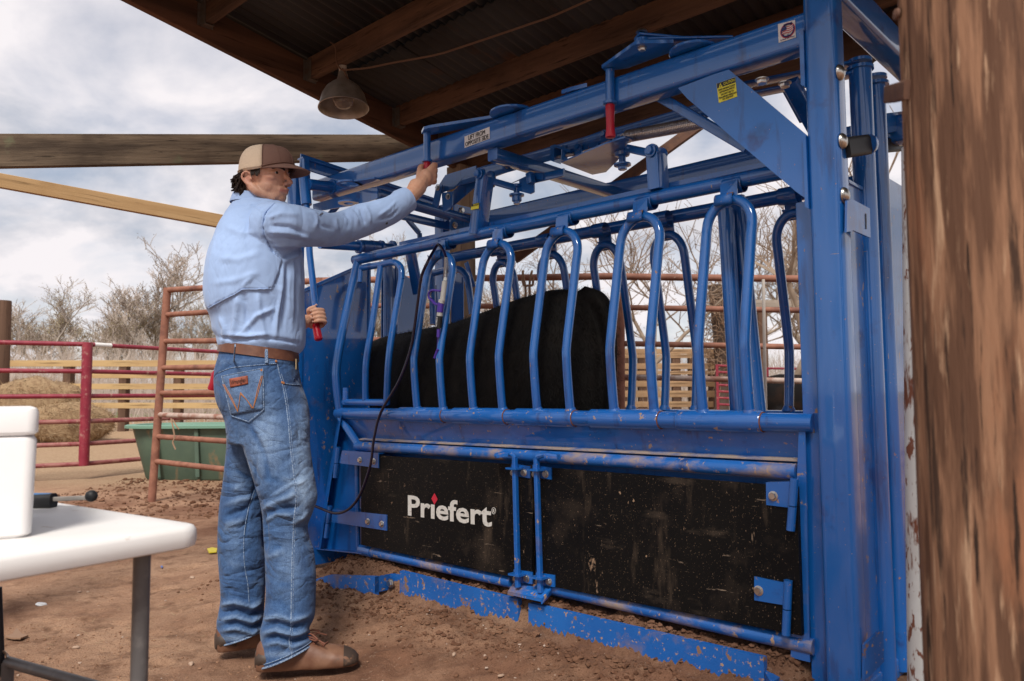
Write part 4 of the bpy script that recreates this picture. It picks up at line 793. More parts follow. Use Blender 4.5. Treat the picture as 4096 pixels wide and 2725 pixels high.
GA = thing('tube_gate', 'crimson tube gate at the far left in front of the hay bale', 'gate', (at(9, -60, 900, 8.85).x, 8.85, 0), group='crimson tube gates'); GB = thing('tube_gate', 'crimson tube gate in front of the green trough', 'gate', (gp.x+.02, 9.42, 0), group='crimson tube gates')
zr_ = [at(9, 198, y, 9.4).z for y in ys_]
pL = at(9, -60, 900, 8.85); pM = at(9, 198, 900, 9.4); pR = at(9, 560, 900, 11.6)
for zq in zr_:
    mm = CRIM if zq > zr_[3]+.01 else DUSTR; rail_run(GA, [(pL.x, pL.y, zq), (pM.x, pM.y, zq)], .028, mm); rail_run(GB, [(pM.x, pM.y, zq), (pR.x, pR.y, zq)], .028, mm)
MB().tube([Vector((pM.x, pM.y, zr_[-1]-.02))-GB.location, Vector((pM.x, pM.y, zr_[0]+.02))-GB.location], .06, 14).build('upright', CRIM, GB); MB().tube([Vector((pL.x, pL.y, 0))-GA.location, Vector((pL.x, pL.y, zr_[0]+.02))-GA.location], .05, 12).build('upright', CRIM, GA)
MB().tube([Vector((pR.x, pR.y, 0))-GB.location, Vector((pR.x, pR.y, zr_[0]+.02))-GB.location], .05, 12).build('upright', CRIM, GB)
wt0 = at(7, 525, 680, 9.45); wt1 = at(7, 606, 682, 9.6); MB().tube([Vector((pM.x, pM.y, zr_[0])).lerp(Vector((pR.x, pR.y, zr_[0])), t)-GB.location for t in (.035, .125)], .0295, 12).build('white_tape', mat('white_tape', (.7, .68, .66), .6), GB)
# rusty pipe panels running behind the chute
def rusty_panel(x0, d0, x1, d1, rails, label, up0=True, up1=True, lean=0., pale=()):
    a = at(9, x0, 900, d0); b = at(9, x1, 900, d1); r = thing('pipe_panel', label, 'pipe panel', (a.x, a.y, 0), group='rusty pipe panels behind the chute')
    zs = []
    for i, (ya, yb) in enumerate(rails):
        pa = at(9, x0+lean*(ya-660), ya, d0); pb = at(9, x1, yb, d1); zs.append((pa, pb)); rail_run(r, [pa, pb], (.025 if d0 > 6.5 else .021) if i else .026, PALEP if i in pale else RUSTP)
    if up0: MB().tube([Vector((at(9, x0+lean*(1150-660), 1150, d0).x, a.y, 0))-r.location, zs[0][0]+Z_*.02-r.location], .036, 14).build('upright', RUSTP, r)
    if up1: MB().tube([Vector((b.x, b.y, 0))-r.location, zs[0][1]+Z_*.0-r.location], .016, 12).build('upright', RUSTP, r)
    return r
rusty_panel(386, 7.3, 735, 6.3, [(668, 646), (725, 702), (786, 782), (847, 842), (905, 902), (955, 968), (1005, 1030), (1062, 1105)], 'tall rusty pipe panel beside the man, its end post leaning', lean=-.075, pale=(5,), up1=False)
rusty_panel(737, 6.3, 1425, 5.75, [(646, 636), (703, 707), (780, 790), (850, 868), (915, 945), (980, 1015)], 'rusty pipe panel seen through the left half of the chute bars')
rusty_panel(1427, 5.75, 2060, 5.6, [(637, 645), (708, 718), (791, 803), (868, 882), (945, 960), (1015, 1030)], 'rusty pipe panel seen through the right half of the chute bars', pale=(3,))
a, b = at(4, 1138, 380, 5.2), at(4, 1150, 1500, 5.2); b.z = 0; st = tag(MB().tube([Vector((0, 0, 0)), a-b], .011, 10).build('stake', mat('grey_conduit', (.50, .45, .40), .5)), 'thin pale metal stake standing behind the chute bars', 'stake'); st.location = b
rope = mat('brown_rope', (.30, .19, .12), .95, bump=(200, .6, .003))
rt = at(15, 1230, 1070, 5.7); R3 = thing('rope', 'short brown rope looped over the top rust pipe behind the cow', 'rope', rt)
def rp(x, y, d=5.66): return at(15, x, y, d)-rt
MB().tube(bez([rp(1190, 1050, 5.74), rp(1185, 1060), rp(1195, 1130), rp(1210, 1200), rp(1212, 1330)], 5), .009, 8).build('strand', rope, R3); MB().tube(bez([rp(1275, 1050, 5.74), rp(1270, 1062), rp(1255, 1130), rp(1250, 1200), rp(1256, 1320)], 5), .009, 8).build('strand', rope, R3); MB().tube(bez([rp(1180, 1120), rp(1195, 1182), rp(1240, 1190), rp(1280, 1180), rp(1285, 1110)], 5), .009, 8).build('strand', rope, R3)
tw_ = at(7, 985, 1180, 7.0); e = thing('twine', 'frayed brown twine tied to the rails of the leaning pipe panel', 'twine', tw_)
MB().tube(bez([at(7, 975, 1105, 7.0)-tw_, at(7, 985, 1150, 6.98)-tw_, at(7, 995, 1210, 6.98)-tw_, at(7, 985, 1240, 6.98)-tw_, at(7, 1000, 1280, 6.98)-tw_], 5), .007, 6).build('strand', rope, e); MB().tube(bez([at(7, 985, 1110, 7.0)-tw_, at(7, 1005, 1145, 6.98)-tw_, at(7, 1020, 1165, 6.98)-tw_], 5), .006, 6).build('strand', rope, e)
# green stock trough
GREEN = mat('faded_green_plastic', (.070, .112, .082), .6, noise_=(3, (.095, .145, .10), .4, .65), layers=[(7, (.26, .17, .09), .60, .72, 6, (1, 1, .4), .9)])
tc_ = at(9, 405, 1100, 9.0); TR = thing('stock_trough', 'green plastic stock trough with a wide rim behind the rusty panel', 'trough', (tc_.x+.32, 9.5, gz(tc_.x, 9.3)))
zrim = at(7, 900, 1140, 9.1).z; L1 = 1.02
def oval(a, b, z, n=40): return [Vector((a*math.copysign(abs(math.cos(t))**.6, math.cos(t)), b*math.copysign(abs(math.sin(t))**.6, math.sin(t)), z)) for t in np.linspace(0, 2*math.pi, n, False)]
MB().loft([oval(L1-.20, .36, 0), oval(L1-.18, .38, .02), oval(L1-.02, .46, zrim-.04), oval(L1-.08, .42, zrim-.04), oval(L1-.24, .32, .06)]).build('tub', GREEN, TR); MB().loft([oval(L1-.03, .45, zrim-.045), oval(L1+.06, .53, zrim-.04), oval(L1+.06, .53, zrim-.01), oval(L1+.04, .51, zrim), oval(L1-.05, .43, zrim), oval(L1-.07, .42, zrim-.045)], False).build('rim', mat('pale_green_rim', (.13, .25, .18), .5), TR)
for x in (-.55, -.1, .4): MB().rbar(Vector((x, -.425, .05)), Vector((x*1.08, -.475, zrim-.05)), .05, .03, Y_, .01).build('rib', GREEN, TR)
# round hay bale
HAY = mat('dry_hay', (.24, .155, .09), .95, spec=.1, noise_=(14, (.35, .245, .145), .35, .62, (1, 1, .5)), layers=[(40, (.15, .085, .04), .58, .70, 6)], bump=(45, .9, .03))
hb = at(7, 265, 1050, 16.5); HB = thing('hay_bale', 'large round hay bale, partly pulled apart, behind the crimson gate', 'hay bale', (hb.x, hb.y, gz(hb.x, hb.y)))
def hay_shell(c, ra, rb, ln, ax):
    rings = []
    for i in range(15):
        t = i/14; h = (t-.5)*ln; k = 1-.0*abs(t-.5)
        if i in (0, 14): k = .55
        if i in (1, 13): k = .9
        ring = []
        for j in range(40):
            a = 2*math.pi*j/40; p = Vector((math.cos(a)*ra*k, h, math.sin(a)*rb*k)); q = p*2.2+Vector(c)
            p *= 1+.11*noise.noise(q)+.07*noise.noise(q*3); ring.append(Vector(c)+ax @ p)
        rings.append(ring)
    return MB().loft(rings)
RZ = Matrix.Rotation(R_(35), 3, 'Z')
hay_shell((-.25, 0, .66), .98, .66, 1.5, RZ).build('core', HAY, HB, 80); hay_shell((.62, -.25, .40), .80, .42, 1.3, RZ).build('fallen_layer', HAY, HB, 80); hay_shell((-1.15, .1, .42), .85, .45, 1.4, RZ).build('fallen_layer', HAY, HB, 80)
def blades(src, n, ln, wd, m, name, parent, spread=.6):
    me = src; import bisect
    areas = [p.area for p in me.polygons]; cum = np.cumsum(areas); mb = MB()
    for _ in range(n):
        p = me.polygons[min(len(areas)-1, int(np.searchsorted(cum, random.random()*cum[-1])))]; vs = [me.vertices[i].co for i in p.vertices]; w_ = np.random.dirichlet([1]*len(vs)); c = sum((v*float(x) for v, x in zip(vs, w_)), Vector())
        d = (Vector((random.gauss(0, 1), random.gauss(0, 1), random.gauss(0, .6)-.4))*spread+p.normal*.15).normalized()*ln*random.uniform(.5, 1.3); s = d.cross(p.normal+Vector((.1, .2, .3))).normalized()*wd
        mb.add([c-s, c+s, c+d], [(0, 1, 2)])
    return tag(mb.build(name, m, parent, 0), kind='stuff')
HAYB = mat('hay_blades', (.34, .24, .14), .9, noise_=(6, (.30, .18, .085), .4, .65))
for o in list(HB.children): blades(o.data, 6500, .15, .005, HAYB, 'loose_hay', HB)
# board fences far back
BOARD = wood('pale_fence_board', (.50, .35, .17), (.36, .235, .115), 'x', 3); FPOST = wood('dark_fence_post', (.13, .075, .05), (.08, .045, .03), 'z', 5); OLDB = wood('aged_fence_board', (.44, .29, .165), (.28, .175, .10), 'x', 3)
def board_fence(label, x0, x1, dpt, posts, boards, k, m, ph, group):
    a = at(k, x0, 1000, dpt); r = thing('board_fence', label, 'board fence', (a.x, a.y, 0), group=group)
    for i, (y, hpx, xa, xb) in enumerate(boards):
        p, q = at(k, xa, y, dpt), at(k, xb, y, dpt); h_ = hpx*K[k][2]/FPX*dpt; beam_obj('board', p-r.location, q-r.location, .03, h_, m, r)
        if hpx: pass
    for x in posts:
        p = at(k, x, ph, dpt+.12); MB().rbar(Vector((p.x, p.y, 0))-r.location, p-r.location, .2, .24, Y_, .02).build('post', FPOST, r)
    return r
board_fence('pale yellow board fence on dark posts behind the hay bale', -60, 1300, 20., (-30, 395, 712, 1022, 1330), [(790, 36, -80, 1400), (861, 26, 500, 1400), (921, 32, -80, 1400), (985, 22, 500, 1400), (1030, 32, 430, 1400)], 7, BOARD, 805, 'board fences')
board_fence('short board fence of worn planks seen through the chute bars at right', 100, 800, 19., (190, 290, 525, 640, 780), [(882, 36, 60, 815), (915, 26, 90, 800), (985, 40, 60, 830), (1030, 24, 60, 800), (1108, 40, 60, 815), (1178, 46, 60, 800), (1250, 40, 60, 790)], 4, OLDB, 872, 'board fences')
board_fence('lone grey plank fence far right behind the chute', 1090, 1500, 17., (1120, 1480), [(548, 50, 1085, 1560)], 4, wood('grey_plank', (.36, .31, .26), (.24, .2, .165), 'x', 3), 560, 'board fences')
a = at(7, 18, 432, 16.); tp_ = thing('timber_post', 'tall dark timber post at the left edge of the yard', 'post', (a.x, a.y, 0)); MB().tube([Vector((0, 0, 0)), Vector((0, 0, a.z-.03)), Vector((0, 0, a.z))], [.17, .16, .15], 14).build('shaft', FPOST, tp_); MB().tube([Vector((-.3, -.17, at(7, 0, 640, 15.8).z)), Vector((.02, -.17, at(7, 0, 645, 15.8).z))], .07, 10).build('cross_stub', FPOST, tp_)
# far red gates and a second animal beyond the pens
def far_gate(label, x0, x1, ytop, ybot, n, d, k, bow=True):
    a = at(k, x0, 1100, d); r = thing('tube_gate', label, 'gate', (a.x, a.y, 0), group='crimson tube gates')
    for i in range(n):
        y = ytop+(ybot-ytop)*i/(n-1); rail_run(r, [at(k, x0, y, d), at(k, x1, y+6, d)], .024, CRIM)
    for x in (x0, x1): p = at(k, x, ytop, d); MB().tube([Vector((p.x, p.y, 0))-r.location, p+Z_*.02-r.location], .03, 10).build('upright', CRIM, r)
    return r
far_gate('small red tube gate beside the worn plank fence', 815, 960, 980, 1250, 7, 15.5, 4); far_gate('long red tube gate above the distant dark cow', 1165, 1600, 1000, 1240, 4, 16., 4)
# ---------------------------------------------------------------- bare trees and scrub
BARK = mat('haze_pale_bark', (.32, .265, .225), .95, noise_=(5, (.40, .345, .30), .4, .65)); TWIG = mat('haze_pale_twigs', (.39, .325, .28), .95, noise_=(2, (.31, .245, .205), .4, .65)); NBARK = mat('brown_bark', (.20, .150, .110), .95, noise_=(5, (.28, .22, .165), .4, .65)); NTWIG = mat('brown_twigs', (.25, .185, .135), .95, noise_=(2, (.18, .125, .09), .4, .65))  # far bark and twigs lightened in colour to stand in for distance haze
BUD = mat('spring_buds', (.30, .255, .13), .9, noise_=(1.5, (.27, .20, .12), .4, .65))
def grow(rnd, h, levels, rmin, spread=.6, r0=None, fork=.28):
    segs = []
    def rec(p, d, ln, r, lv):
        n = 3 if lv > 1 else 2; q = p
        for i in range(n):
            d = (d+Vector((rnd.gauss(0, .13), rnd.gauss(0, .13), rnd.gauss(.03, .08)))).normalized(); q2 = q+d*(ln/n); ra = r*(1-.3*i/n); rb = r*(1-.3*(i+1)/n); segs.append((q, q2, ra, rb, lv)); q = q2
            if lv > 0 and i < n-1 and lv < levels and rnd.random() < .75:
                s = Vector((rnd.gauss(0, 1), rnd.gauss(0, 1), .25)).normalized(); rec(q, (d*.5+s*spread).normalized(), ln*rnd.uniform(.45, .7), max(rmin, r*.5), lv-1)
        if lv > 0:
            for _ in range(rnd.choice((2, 2, 3))):
                s = Vector((rnd.gauss(0, 1), rnd.gauss(0, 1), rnd.gauss(.35, .3))).normalized(); rec(q, (d*.75+s*spread).normalized(), ln*rnd.uniform(.62, .86), max(rmin, r*.62), lv-1)
    rec(Vector((0, 0, -.1)), Vector((rnd.gauss(0, .05), rnd.gauss(0, .05), 1)), h*fork, r0 or h*.022, levels); return segs
def tree_mesh(seed, h, levels, rmin, spread=.6, buds=0, budsize=.05, r0=None, fork=.28):
    rnd = random.Random(seed); segs = grow(rnd, h, levels, rmin, spread, r0, fork); top = max(s[1].z for s in segs); k = h/top; tr = MB(); tw = MB(); bd = MB(); ends = []
    for a, b, ra, rb, lv in segs:
        a = a*k; b = b*k; t = (b-a).normalized(); u = t.orthogonal().normalized(); w_ = t.cross(u); n = 6 if lv >= levels-1 else 3; m = tr if lv >= levels-2 else tw
        rng_ = [[p+(u*math.cos(2*math.pi*j/n)+w_*math.sin(2*math.pi*j/n))*r_ for j in range(n)] for p, r_ in ((a, ra), (b, rb))]; m.loft(rng_, False)
        if lv <= 1: ends.append(b)
    for _ in range(buds):
        p = rnd.choice(ends)+Vector((rnd.gauss(0, .1), rnd.gauss(0, .1), rnd.gauss(0, .1))); d = Vector((rnd.gauss(0, 1), rnd.gauss(0, 1), rnd.gauss(0, 1))).normalized()*budsize; e_ = d.orthogonal().normalized()*budsize*.6; bd.add([p-e_, p+e_, p+d], [(0, 1, 2)])
    return tr.mesh('trunk', 60), tw.mesh('crown', 0), (bd.mesh('bud', 0) if buds else None)
TEMPL = [tree_mesh(11, 10, 6, .019, .58, 4200, .06), tree_mesh(23, 10, 6, .020, .5, 2600, .06), tree_mesh(5, 10, 6, .019, .62, 2200, .06), tree_mesh(42, 10, 6, .019, .55, 1800, .06)]
NEART = [tree_mesh(3, 7, 5, .008, .62, 0, r0=.12, fork=.24), tree_mesh(17, 7, 5, .007, .75, 300, .04, r0=.10, fork=.18), tree_mesh(29, 7, 6, .006, .8, 300, .03, r0=.09, fork=.15)]
def tree(x, ytop, d, tpl, label, group=None, base=10., wide=1.):
    p = at(0, x, ytop, d); h = p.z-gz0(p.x, p.y)+.1; r = thing('bare_tree', label, 'tree', (p.x, p.y, gz0(p.x, p.y)), random.random()*6.28, group); s = h/base; r.scale = (s*wide, s*wide, s)
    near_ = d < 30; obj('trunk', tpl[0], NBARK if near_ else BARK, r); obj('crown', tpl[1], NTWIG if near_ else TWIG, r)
    if tpl[2]: tag(obj('buds', tpl[2], BUD, r), kind='stuff')
    return r
G1 = 'bare trees behind the pens'
tree(280, 1112, 46, TEMPL[0], 'round-crowned bare tree with pale buds behind the hay bale', G1, wide=1.05); tree(655, 985, 48, TEMPL[1], 'tallest bare tree, forked and open, above the rusty panel', G1, wide=1.05); tree(545, 1120, 44, TEMPL[2], 'wide bare tree just left of the tallest one', G1, wide=1.1); tree(790, 1165, 52, TEMPL[0], 'bare tree right of the tallest one, half behind the man', G1, wide=1.1)
tree(1530, 945, 40, TEMPL[1], 'slender bare tree top seen below the raised arm', G1, wide=.7); tree(1345, 1110, 40, TEMPL[3], 'small bare tree seen between the arm and the headgate', G1, wide=.9)
ORD = 'first second third fourth fifth sixth seventh eighth ninth tenth eleventh twelfth thirteenth fourteenth fifteenth sixteenth seventeenth eighteenth nineteenth twentieth'.split(); row = 'bare tree in the far row behind the pens, %s from the left'
for i, x in enumerate((-160, -60, 60, 150, 225, 390, 470, 600, 720, 850, 930, 1240, 1450, 1680, 1800, 1900, 2010, 2120, 2220, 2330)): tree(x, 1245+random.uniform(-45, 40) if x < 1000 else 1120+random.uniform(-40, 70), random.uniform(58, 74) if x < 1000 else random.uniform(34, 46), TEMPL[i % 4], row % ORD[i], G1+', far row', wide=random.uniform(1., 1.4))
tree(3052, 480, 13.5, NEART[0], 'bare tree with a pale leaning trunk close behind the right chute bars', G1, 7.); tree(2600, 760, 16, NEART[1], 'bushy bare tree behind the plank fence', G1, 7., 1.1); tree(2390, 880, 19, NEART[2], 'low bare tree left of the plank fence, behind the cow', G1, 7., 1.2); tree(2830, 820, 18.5, NEART[2], 'thorny bare tree beside the vine-covered stump', G1, 7., 1.1); tree(3240, 820, 24, NEART[1], 'bare tree behind the rear post of the chute', G1, 7.); tree(3420, 700, 22, NEART[0], 'bare tree glimpsed right of the rear post', G1, 7.)
# scrub: one mass of sticks
mb = MB(); rnd = random.Random(4)
for _ in range(11000):
    x = rnd.uniform(-400, 3500); d = rnd.uniform(24, 46) if x < 1000 else rnd.uniform(19, 42); p = at(0, x, 1580, d); p.z = gz0(p.x, p.y); h = rnd.uniform(.6, 2.6)*(1.35 if x < 1000 else 1.); q = p+Vector((rnd.gauss(0, .45), rnd.gauss(0, .3), h)); m_ = p.lerp(q, .5)+Vector((rnd.gauss(0, .12), 0, 0)); w_ = .012*d/30
    mb.add([p-X_*w_, p+X_*w_, m_+X_*w_*.7, m_-X_*w_*.7], [(0, 1, 2, 3)]); mb.add([m_-X_*w_*.7, m_+X_*w_*.7, q], [(0, 1, 2)])
    for _k in range(2): t = rnd.uniform(.3, .9); a = p.lerp(q, t); b = a+Vector((rnd.gauss(0, .35), rnd.gauss(0, .2), rnd.uniform(.1, .6))); mb.add([a-X_*w_*.5, a+X_*w_*.5, b], [(0, 1, 2)])
tag(mb.build('scrub', TWIG, None, 0), 'tangle of bare scrub along the far side of the yard', 'scrub', kind='stuff')
mb = MB()
for _ in range(5000):
    x = rnd.uniform(-400, 3400); d = rnd.uniform(22, 40); p = at(0, x, 1580, d); 
    if noise.noise(Vector((p.x*.16, p.y*.16, 2))) < .02: continue
    p.z = gz0(p.x, p.y)+rnd.uniform(0, 1.1); s = rnd.uniform(.03, .09); dd = Vector((rnd.gauss(0, 1), rnd.gauss(0, 1), rnd.gauss(0, 1))).normalized()*s; mb.add([p, p+dd, p+dd.orthogonal().normalized()*s*.7], [(0, 1, 2)])
tag(mb.build('undergrowth', mat('fresh_green_leaf', (.11, .15, .045), .8, noise_=(.6, (.20, .20, .08), .4, .6)), None, 0), 'low fresh green undergrowth at the foot of the far scrub', 'undergrowth', kind='stuff')
# vine-covered stump
a = at(4, 830, 880, 17.5); VS = thing('vine_covered_stump', 'dark tree stump wrapped in a tangle of dry vines beyond the chute', 'stump', (a.x, a.y, gz0(a.x, a.y))); ht = at(4, 830, 440, 17.5).z
MB().tube(bez([Vector((0, 0, -.1)), Vector((.05, 0, ht*.5)), Vector((-.05, 0, ht))], 5), .16, 10).build('trunk', mat('dark_bark', (.075, .05, .038), .95, bump=(12, .6, .03)), VS)
mb = MB()
for _ in range(420):
    c = Vector((rnd.gauss(0, .2), rnd.gauss(0, .2), ht*rnd.uniform(.30, 1.)**.7)); pts = [c]
    d = Vector((rnd.gauss(0, 1), rnd.gauss(0, 1), rnd.gauss(0, .8))).normalized()
    for _k in range(5): d = (d+Vector((rnd.gauss(0, .6), rnd.gauss(0, .6), rnd.gauss(-.1, .6)))).normalized(); pts.append(pts[-1]+d*.13)
    mb.tube(pts, .007, 3, False)
tag(mb.build('vines', mat('dry_vine', (.27, .18, .12), .95), VS, 0), kind='stuff')
# ---------------------------------------------------------------- cattle
FUR = mat('black_coat', (.0042, .0036, .0033), .7, spec=.12, noise_=(8, (.008, .006, .0048), .45, .7), layers=[(26, (.010, .0075, .0058), .58, .75, 6, (1, 1, .5))], bump=(50, .35, .006, (1, 1, .5)))
FURB = mat('black_coat_hair', (.006, .005, .0043), .6, spec=.12)
def cow_mesh(name, spine, cv, legs_, head, tail, vox, mat_, parent):
    """spine: (u, ztop, zbottom, half width)"""
    mb = MB(); rings = []
    for u, zt_, zb_, hw_ in spine:
        ring = []; zc = (zt_+zb_)/2; hh = (zt_-zb_)/2
        for j in range(24):
            a = 2*math.pi*j/24; c, s_ = math.cos(a), math.sin(a); cvu = cv+.085*sst(-1.85, -2.4, u) if u < -1 else cv; ring.append(Vector((u, cvu+hw_*math.copysign(abs(c)**.95, c), zc+hh*math.copysign(abs(s_)**.95, s_))))
        rings.append(ring)
    mb.loft(rings)
    for pts, rs in legs_+head+tail: mb.tube(bez(pts, 4), list(np.interp(np.linspace(0, len(rs)-1, (len(pts)-1)*4+1), range(len(rs)), rs)), 12)
    return remesh(name, mb, vox, 5, mat_, parent)
COW = thing('cow', 'black cow standing in the chute, its rump towards the camera', 'cow', O, math.atan2(EU.y, EU.x))
cvv = .262
sp = [(-2.62, 1.24, .92, .055), (-2.42, 1.29, .80, .065), (-2.2, 1.30, .66, .12), (-1.95, 1.305, .58, .185), (-1.7, 1.32, .54, .198), (-1.45, 1.365, .55, .202), (-1.27, 1.40, .60, .200), (-1.11, 1.418, .66, .192), (-1.0, 1.412, .68, .172), (-.93, 1.38, .70, .14), (-.88, 1.32, .74, .105), (-.845, 1.22, .78, .075), (-.83, 1.08, .86, .04)]
def L4(u, v, zt, f): return ([Vector((u, v, zt)), Vector((u+.04*f, v, .5)), Vector((u-.02*f, v, .33)), Vector((u, v, .16)), Vector((u-.03, v, .10))], [.12, .075, .05, .04, .05])
lg_ = [L4(-1.05, cvv-.09, .85, 1), L4(-1.02, cvv+.10, .85, 1), L4(-2.1, cvv-.09, .8, -1), L4(-2.06, cvv+.09, .8, -1)]
hd = [([Vector((-2.60, cvv+.08, 1.08)), Vector((-2.75, cvv+.07, 1.10)), Vector((-2.92, cvv+.08, 1.02)), Vector((-3.08, cvv+.08, .92))], [.06, .11, .10, .065]), ([Vector((-2.80, cvv+.1, 1.18)), Vector((-2.78, cvv+.28, 1.20))], [.035, .02]), ([Vector((-2.80, cvv+.05, 1.18)), Vector((-2.78, cvv-.14, 1.20))], [.035, .02])]
tl_ = [([Vector((-.95, cvv, 1.37)), Vector((-.855, cvv-.005, 1.335)), Vector((-.805, cvv-.015, 1.2)), Vector((-.795, cvv-.03, 1.0)), Vector((-.80, cvv-.035, .8)), Vector((-.81, cvv-.04, .6))], [.05, .038, .026, .024, .032, .02])]
cb_ = cow_mesh('body', sp, cvv, lg_, hd, tl_, .014, FUR, COW)
def furry(src, n, ln, wd, m, parent, seed=1, sel=None):
    me = src.data; rnd = random.Random(seed); nn = len(me.polygons); mb = MB(); c_ = np.zeros(nn*3); me.polygons.foreach_get('center', c_); nr = np.zeros(nn*3); me.polygons.foreach_get('normal', nr); c_ = c_.reshape(-1, 3); nr = nr.reshape(-1, 3)
    idx = np.where(sel(c_))[0] if sel else np.arange(nn)
    for i in np.random.RandomState(seed).choice(idx, n):
        c = Vector(c_[i])+Vector((rnd.gauss(0, .006), rnd.gauss(0, .006), rnd.gauss(0, .006))); nv = Vector(nr[i]); d = (nv*.42+Vector((.35, 0, -.8))+Vector((rnd.gauss(0, .3), rnd.gauss(0, .3), rnd.gauss(0, .3)))); d = d.normalized()*ln*rnd.uniform(.5, 1.3); s_ = d.cross(nv+Vector((.01, .02, .03))).normalized()*wd; mb.add([c-s_, c+s_, c+d], [(0, 1, 2)])
    return tag(mb.build('coat', m, parent, 0), kind='stuff')
furry(cb_, 42000, .022, .0007, FURB, cb_, 3, lambda c: (c[:, 2] > .8) & (c[:, 1] < .34))
# the far animal beyond the rails
p = at(4, 1290, 1200, 12.5)
C2 = thing('cow', 'dark cow resting far behind the chute, partly hidden by the rear post', 'cow', (p.x+.35, p.y, gz0(p.x, p.y)), R_(8))
sp2 = [(-.78, 1.02, .72, .10), (-.70, 1.15, .62, .20), (-.45, 1.20, .52, .28), (0, 1.18, .45, .33), (.45, 1.20, .50, .29), (.7, 1.22, .6, .22), (.95, 1.26, .8, .14)]
z1 = at(4, 1250, 1048, 12.5).z-1.19
sp2 = [(u, a+z1, b, w_) for u, a, b, w_ in sp2]
def L5(u, v): return ([Vector((u, v, .7)), Vector((u, v, .4)), Vector((u, v, .02))], [.11, .06, .05])
cow_mesh('body', sp2, 0, [L5(-.55, -.15), L5(-.5, .15), L5(.6, -.13), L5(.62, .13)], [([Vector((.9, 0, 1.05)), Vector((1.15, -.05, 1.25)), Vector((1.38, -.1, 1.1))], [.15, .13, .08]), ([Vector((1.12, -.12, 1.32)), Vector((1.10, -.28, 1.38))], [.05, .02]), ([Vector((1.12, .1, 1.32)), Vector((1.10, .26, 1.38))], [.05, .02])], [([Vector((-.75, 0, 1.05)), Vector((-.84, 0, .8)), Vector((-.83, 0, .4))], [.05, .03, .03])], .03, mat('dusty_black_coat', (.006, .005, .005), .8, spec=.1, noise_=(5, (.018, .010, .007), .45, .7)), C2)
# ---------------------------------------------------------------- the man
def tmat(name, base, c2, rough, fine=None, bump=None, spec=.3, sheen=0., c3=None, creases=None):
    """material whose colour follows a painted 'tint' (wear, fold height, stubble, lips) between base and c2"""
    m = mat(name, base, rough, spec=spec, bump=bump, sheen=sheen); t = m.node_tree; n = t.nodes; L = t.links; b = n['Principled BSDF']
    at_ = n.new('ShaderNodeAttribute'); at_.attribute_name = 'tint'; k = n.new('ShaderNodeMix'); k.data_type = 'RGBA'; k.inputs[6].default_value = (*base, 1); k.inputs[7].default_value = (*c2, 1); sp_ = n.new('ShaderNodeSeparateColor'); L.new(at_.outputs['Color'], sp_.inputs[0]); L.new(sp_.outputs[0], k.inputs[0]); col = k.outputs[2]
    if c3:
        k3 = n.new('ShaderNodeMix'); k3.data_type = 'RGBA'; k3.inputs[7].default_value = (*c3, 1); L.new(col, k3.inputs[6]); L.new(sp_.outputs[1], k3.inputs[0]); col = k3.outputs[2]
    if fine:
        co = n.new('ShaderNodeTexCoord')
        for sc, st, lo, hi, mul in fine:
            mp = n.new('ShaderNodeMapping'); mp.inputs['Scale'].default_value = st; L.new(co.outputs['Object'], mp.inputs[0]); x = n.new('ShaderNodeTexNoise'); x.inputs['Scale'].default_value = sc; x.inputs['Detail'].default_value = 4; L.new(mp.outputs[0], x.inputs[0])
            q = n.new('ShaderNodeMapRange'); q.inputs[1].default_value = lo; q.inputs[2].default_value = hi; L.new(x.outputs[0], q.inputs[0]); k2 = n.new('ShaderNodeMix'); k2.data_type = 'RGBA'; k2.blend_type = 'MULTIPLY'; k2.inputs[7].default_value = (*mul, 1); L.new(q.outputs[0], k2.inputs[0]); L.new(col, k2.inputs[6]); col = k2.outputs[2]
    L.new(col, b.inputs['Base Color'])
    if creases:
        co = n.new('ShaderNodeTexCoord'); prev = b.inputs['Normal'].links[0].from_socket if b.inputs['Normal'].links else None
        for sc, st, stg, dist, dt in creases:
            mp = n.new('ShaderNodeMapping'); mp.inputs['Scale'].default_value = st; L.new(co.outputs['Object'], mp.inputs[0]); x = n.new('ShaderNodeTexNoise'); x.inputs['Scale'].default_value = sc; x.inputs['Detail'].default_value = 2.5; x.inputs['Roughness'].default_value = .45; x.inputs['Distortion'].default_value = dt; L.new(mp.outputs[0], x.inputs[0])
            m1 = n.new('ShaderNodeMath'); m1.operation = 'SUBTRACT'; m1.inputs[1].default_value = .5; L.new(x.outputs[0], m1.inputs[0]); m2 = n.new('ShaderNodeMath'); m2.operation = 'ABSOLUTE'; L.new(m1.outputs[0], m2.inputs[0]); m3 = n.new('ShaderNodeMath'); m3.operation = 'MINIMUM'; m3.inputs[1].default_value = .12; L.new(m2.outputs[0], m3.inputs[0])
            q = n.new('ShaderNodeBump'); q.inputs['Strength'].default_value = stg; q.inputs['Distance'].default_value = dist; L.new(m3.outputs[0], q.inputs['Height'])
            if prev: L.new(prev, q.inputs['Normal'])
            prev = q.outputs[0]
        L.new(prev, b.inputs['Normal'])
    return m
SKIN = tmat('skin', (.62, .345, .23), (.20, .115, .085), .5, [(34, (1, 1, 1), .45, .75, (.90, .80, .76))], (120, .12, .001), .35, c3=(.36, .12, .10))
SKIN.node_tree.nodes['Principled BSDF'].inputs['Subsurface Weight'].default_value = .08; SKIN.node_tree.nodes['Principled BSDF'].inputs['Subsurface Radius'].default_value = (.008, .003, .0015); SKIN.node_tree.nodes['Principled BSDF'].inputs['Subsurface Scale'].default_value = .4
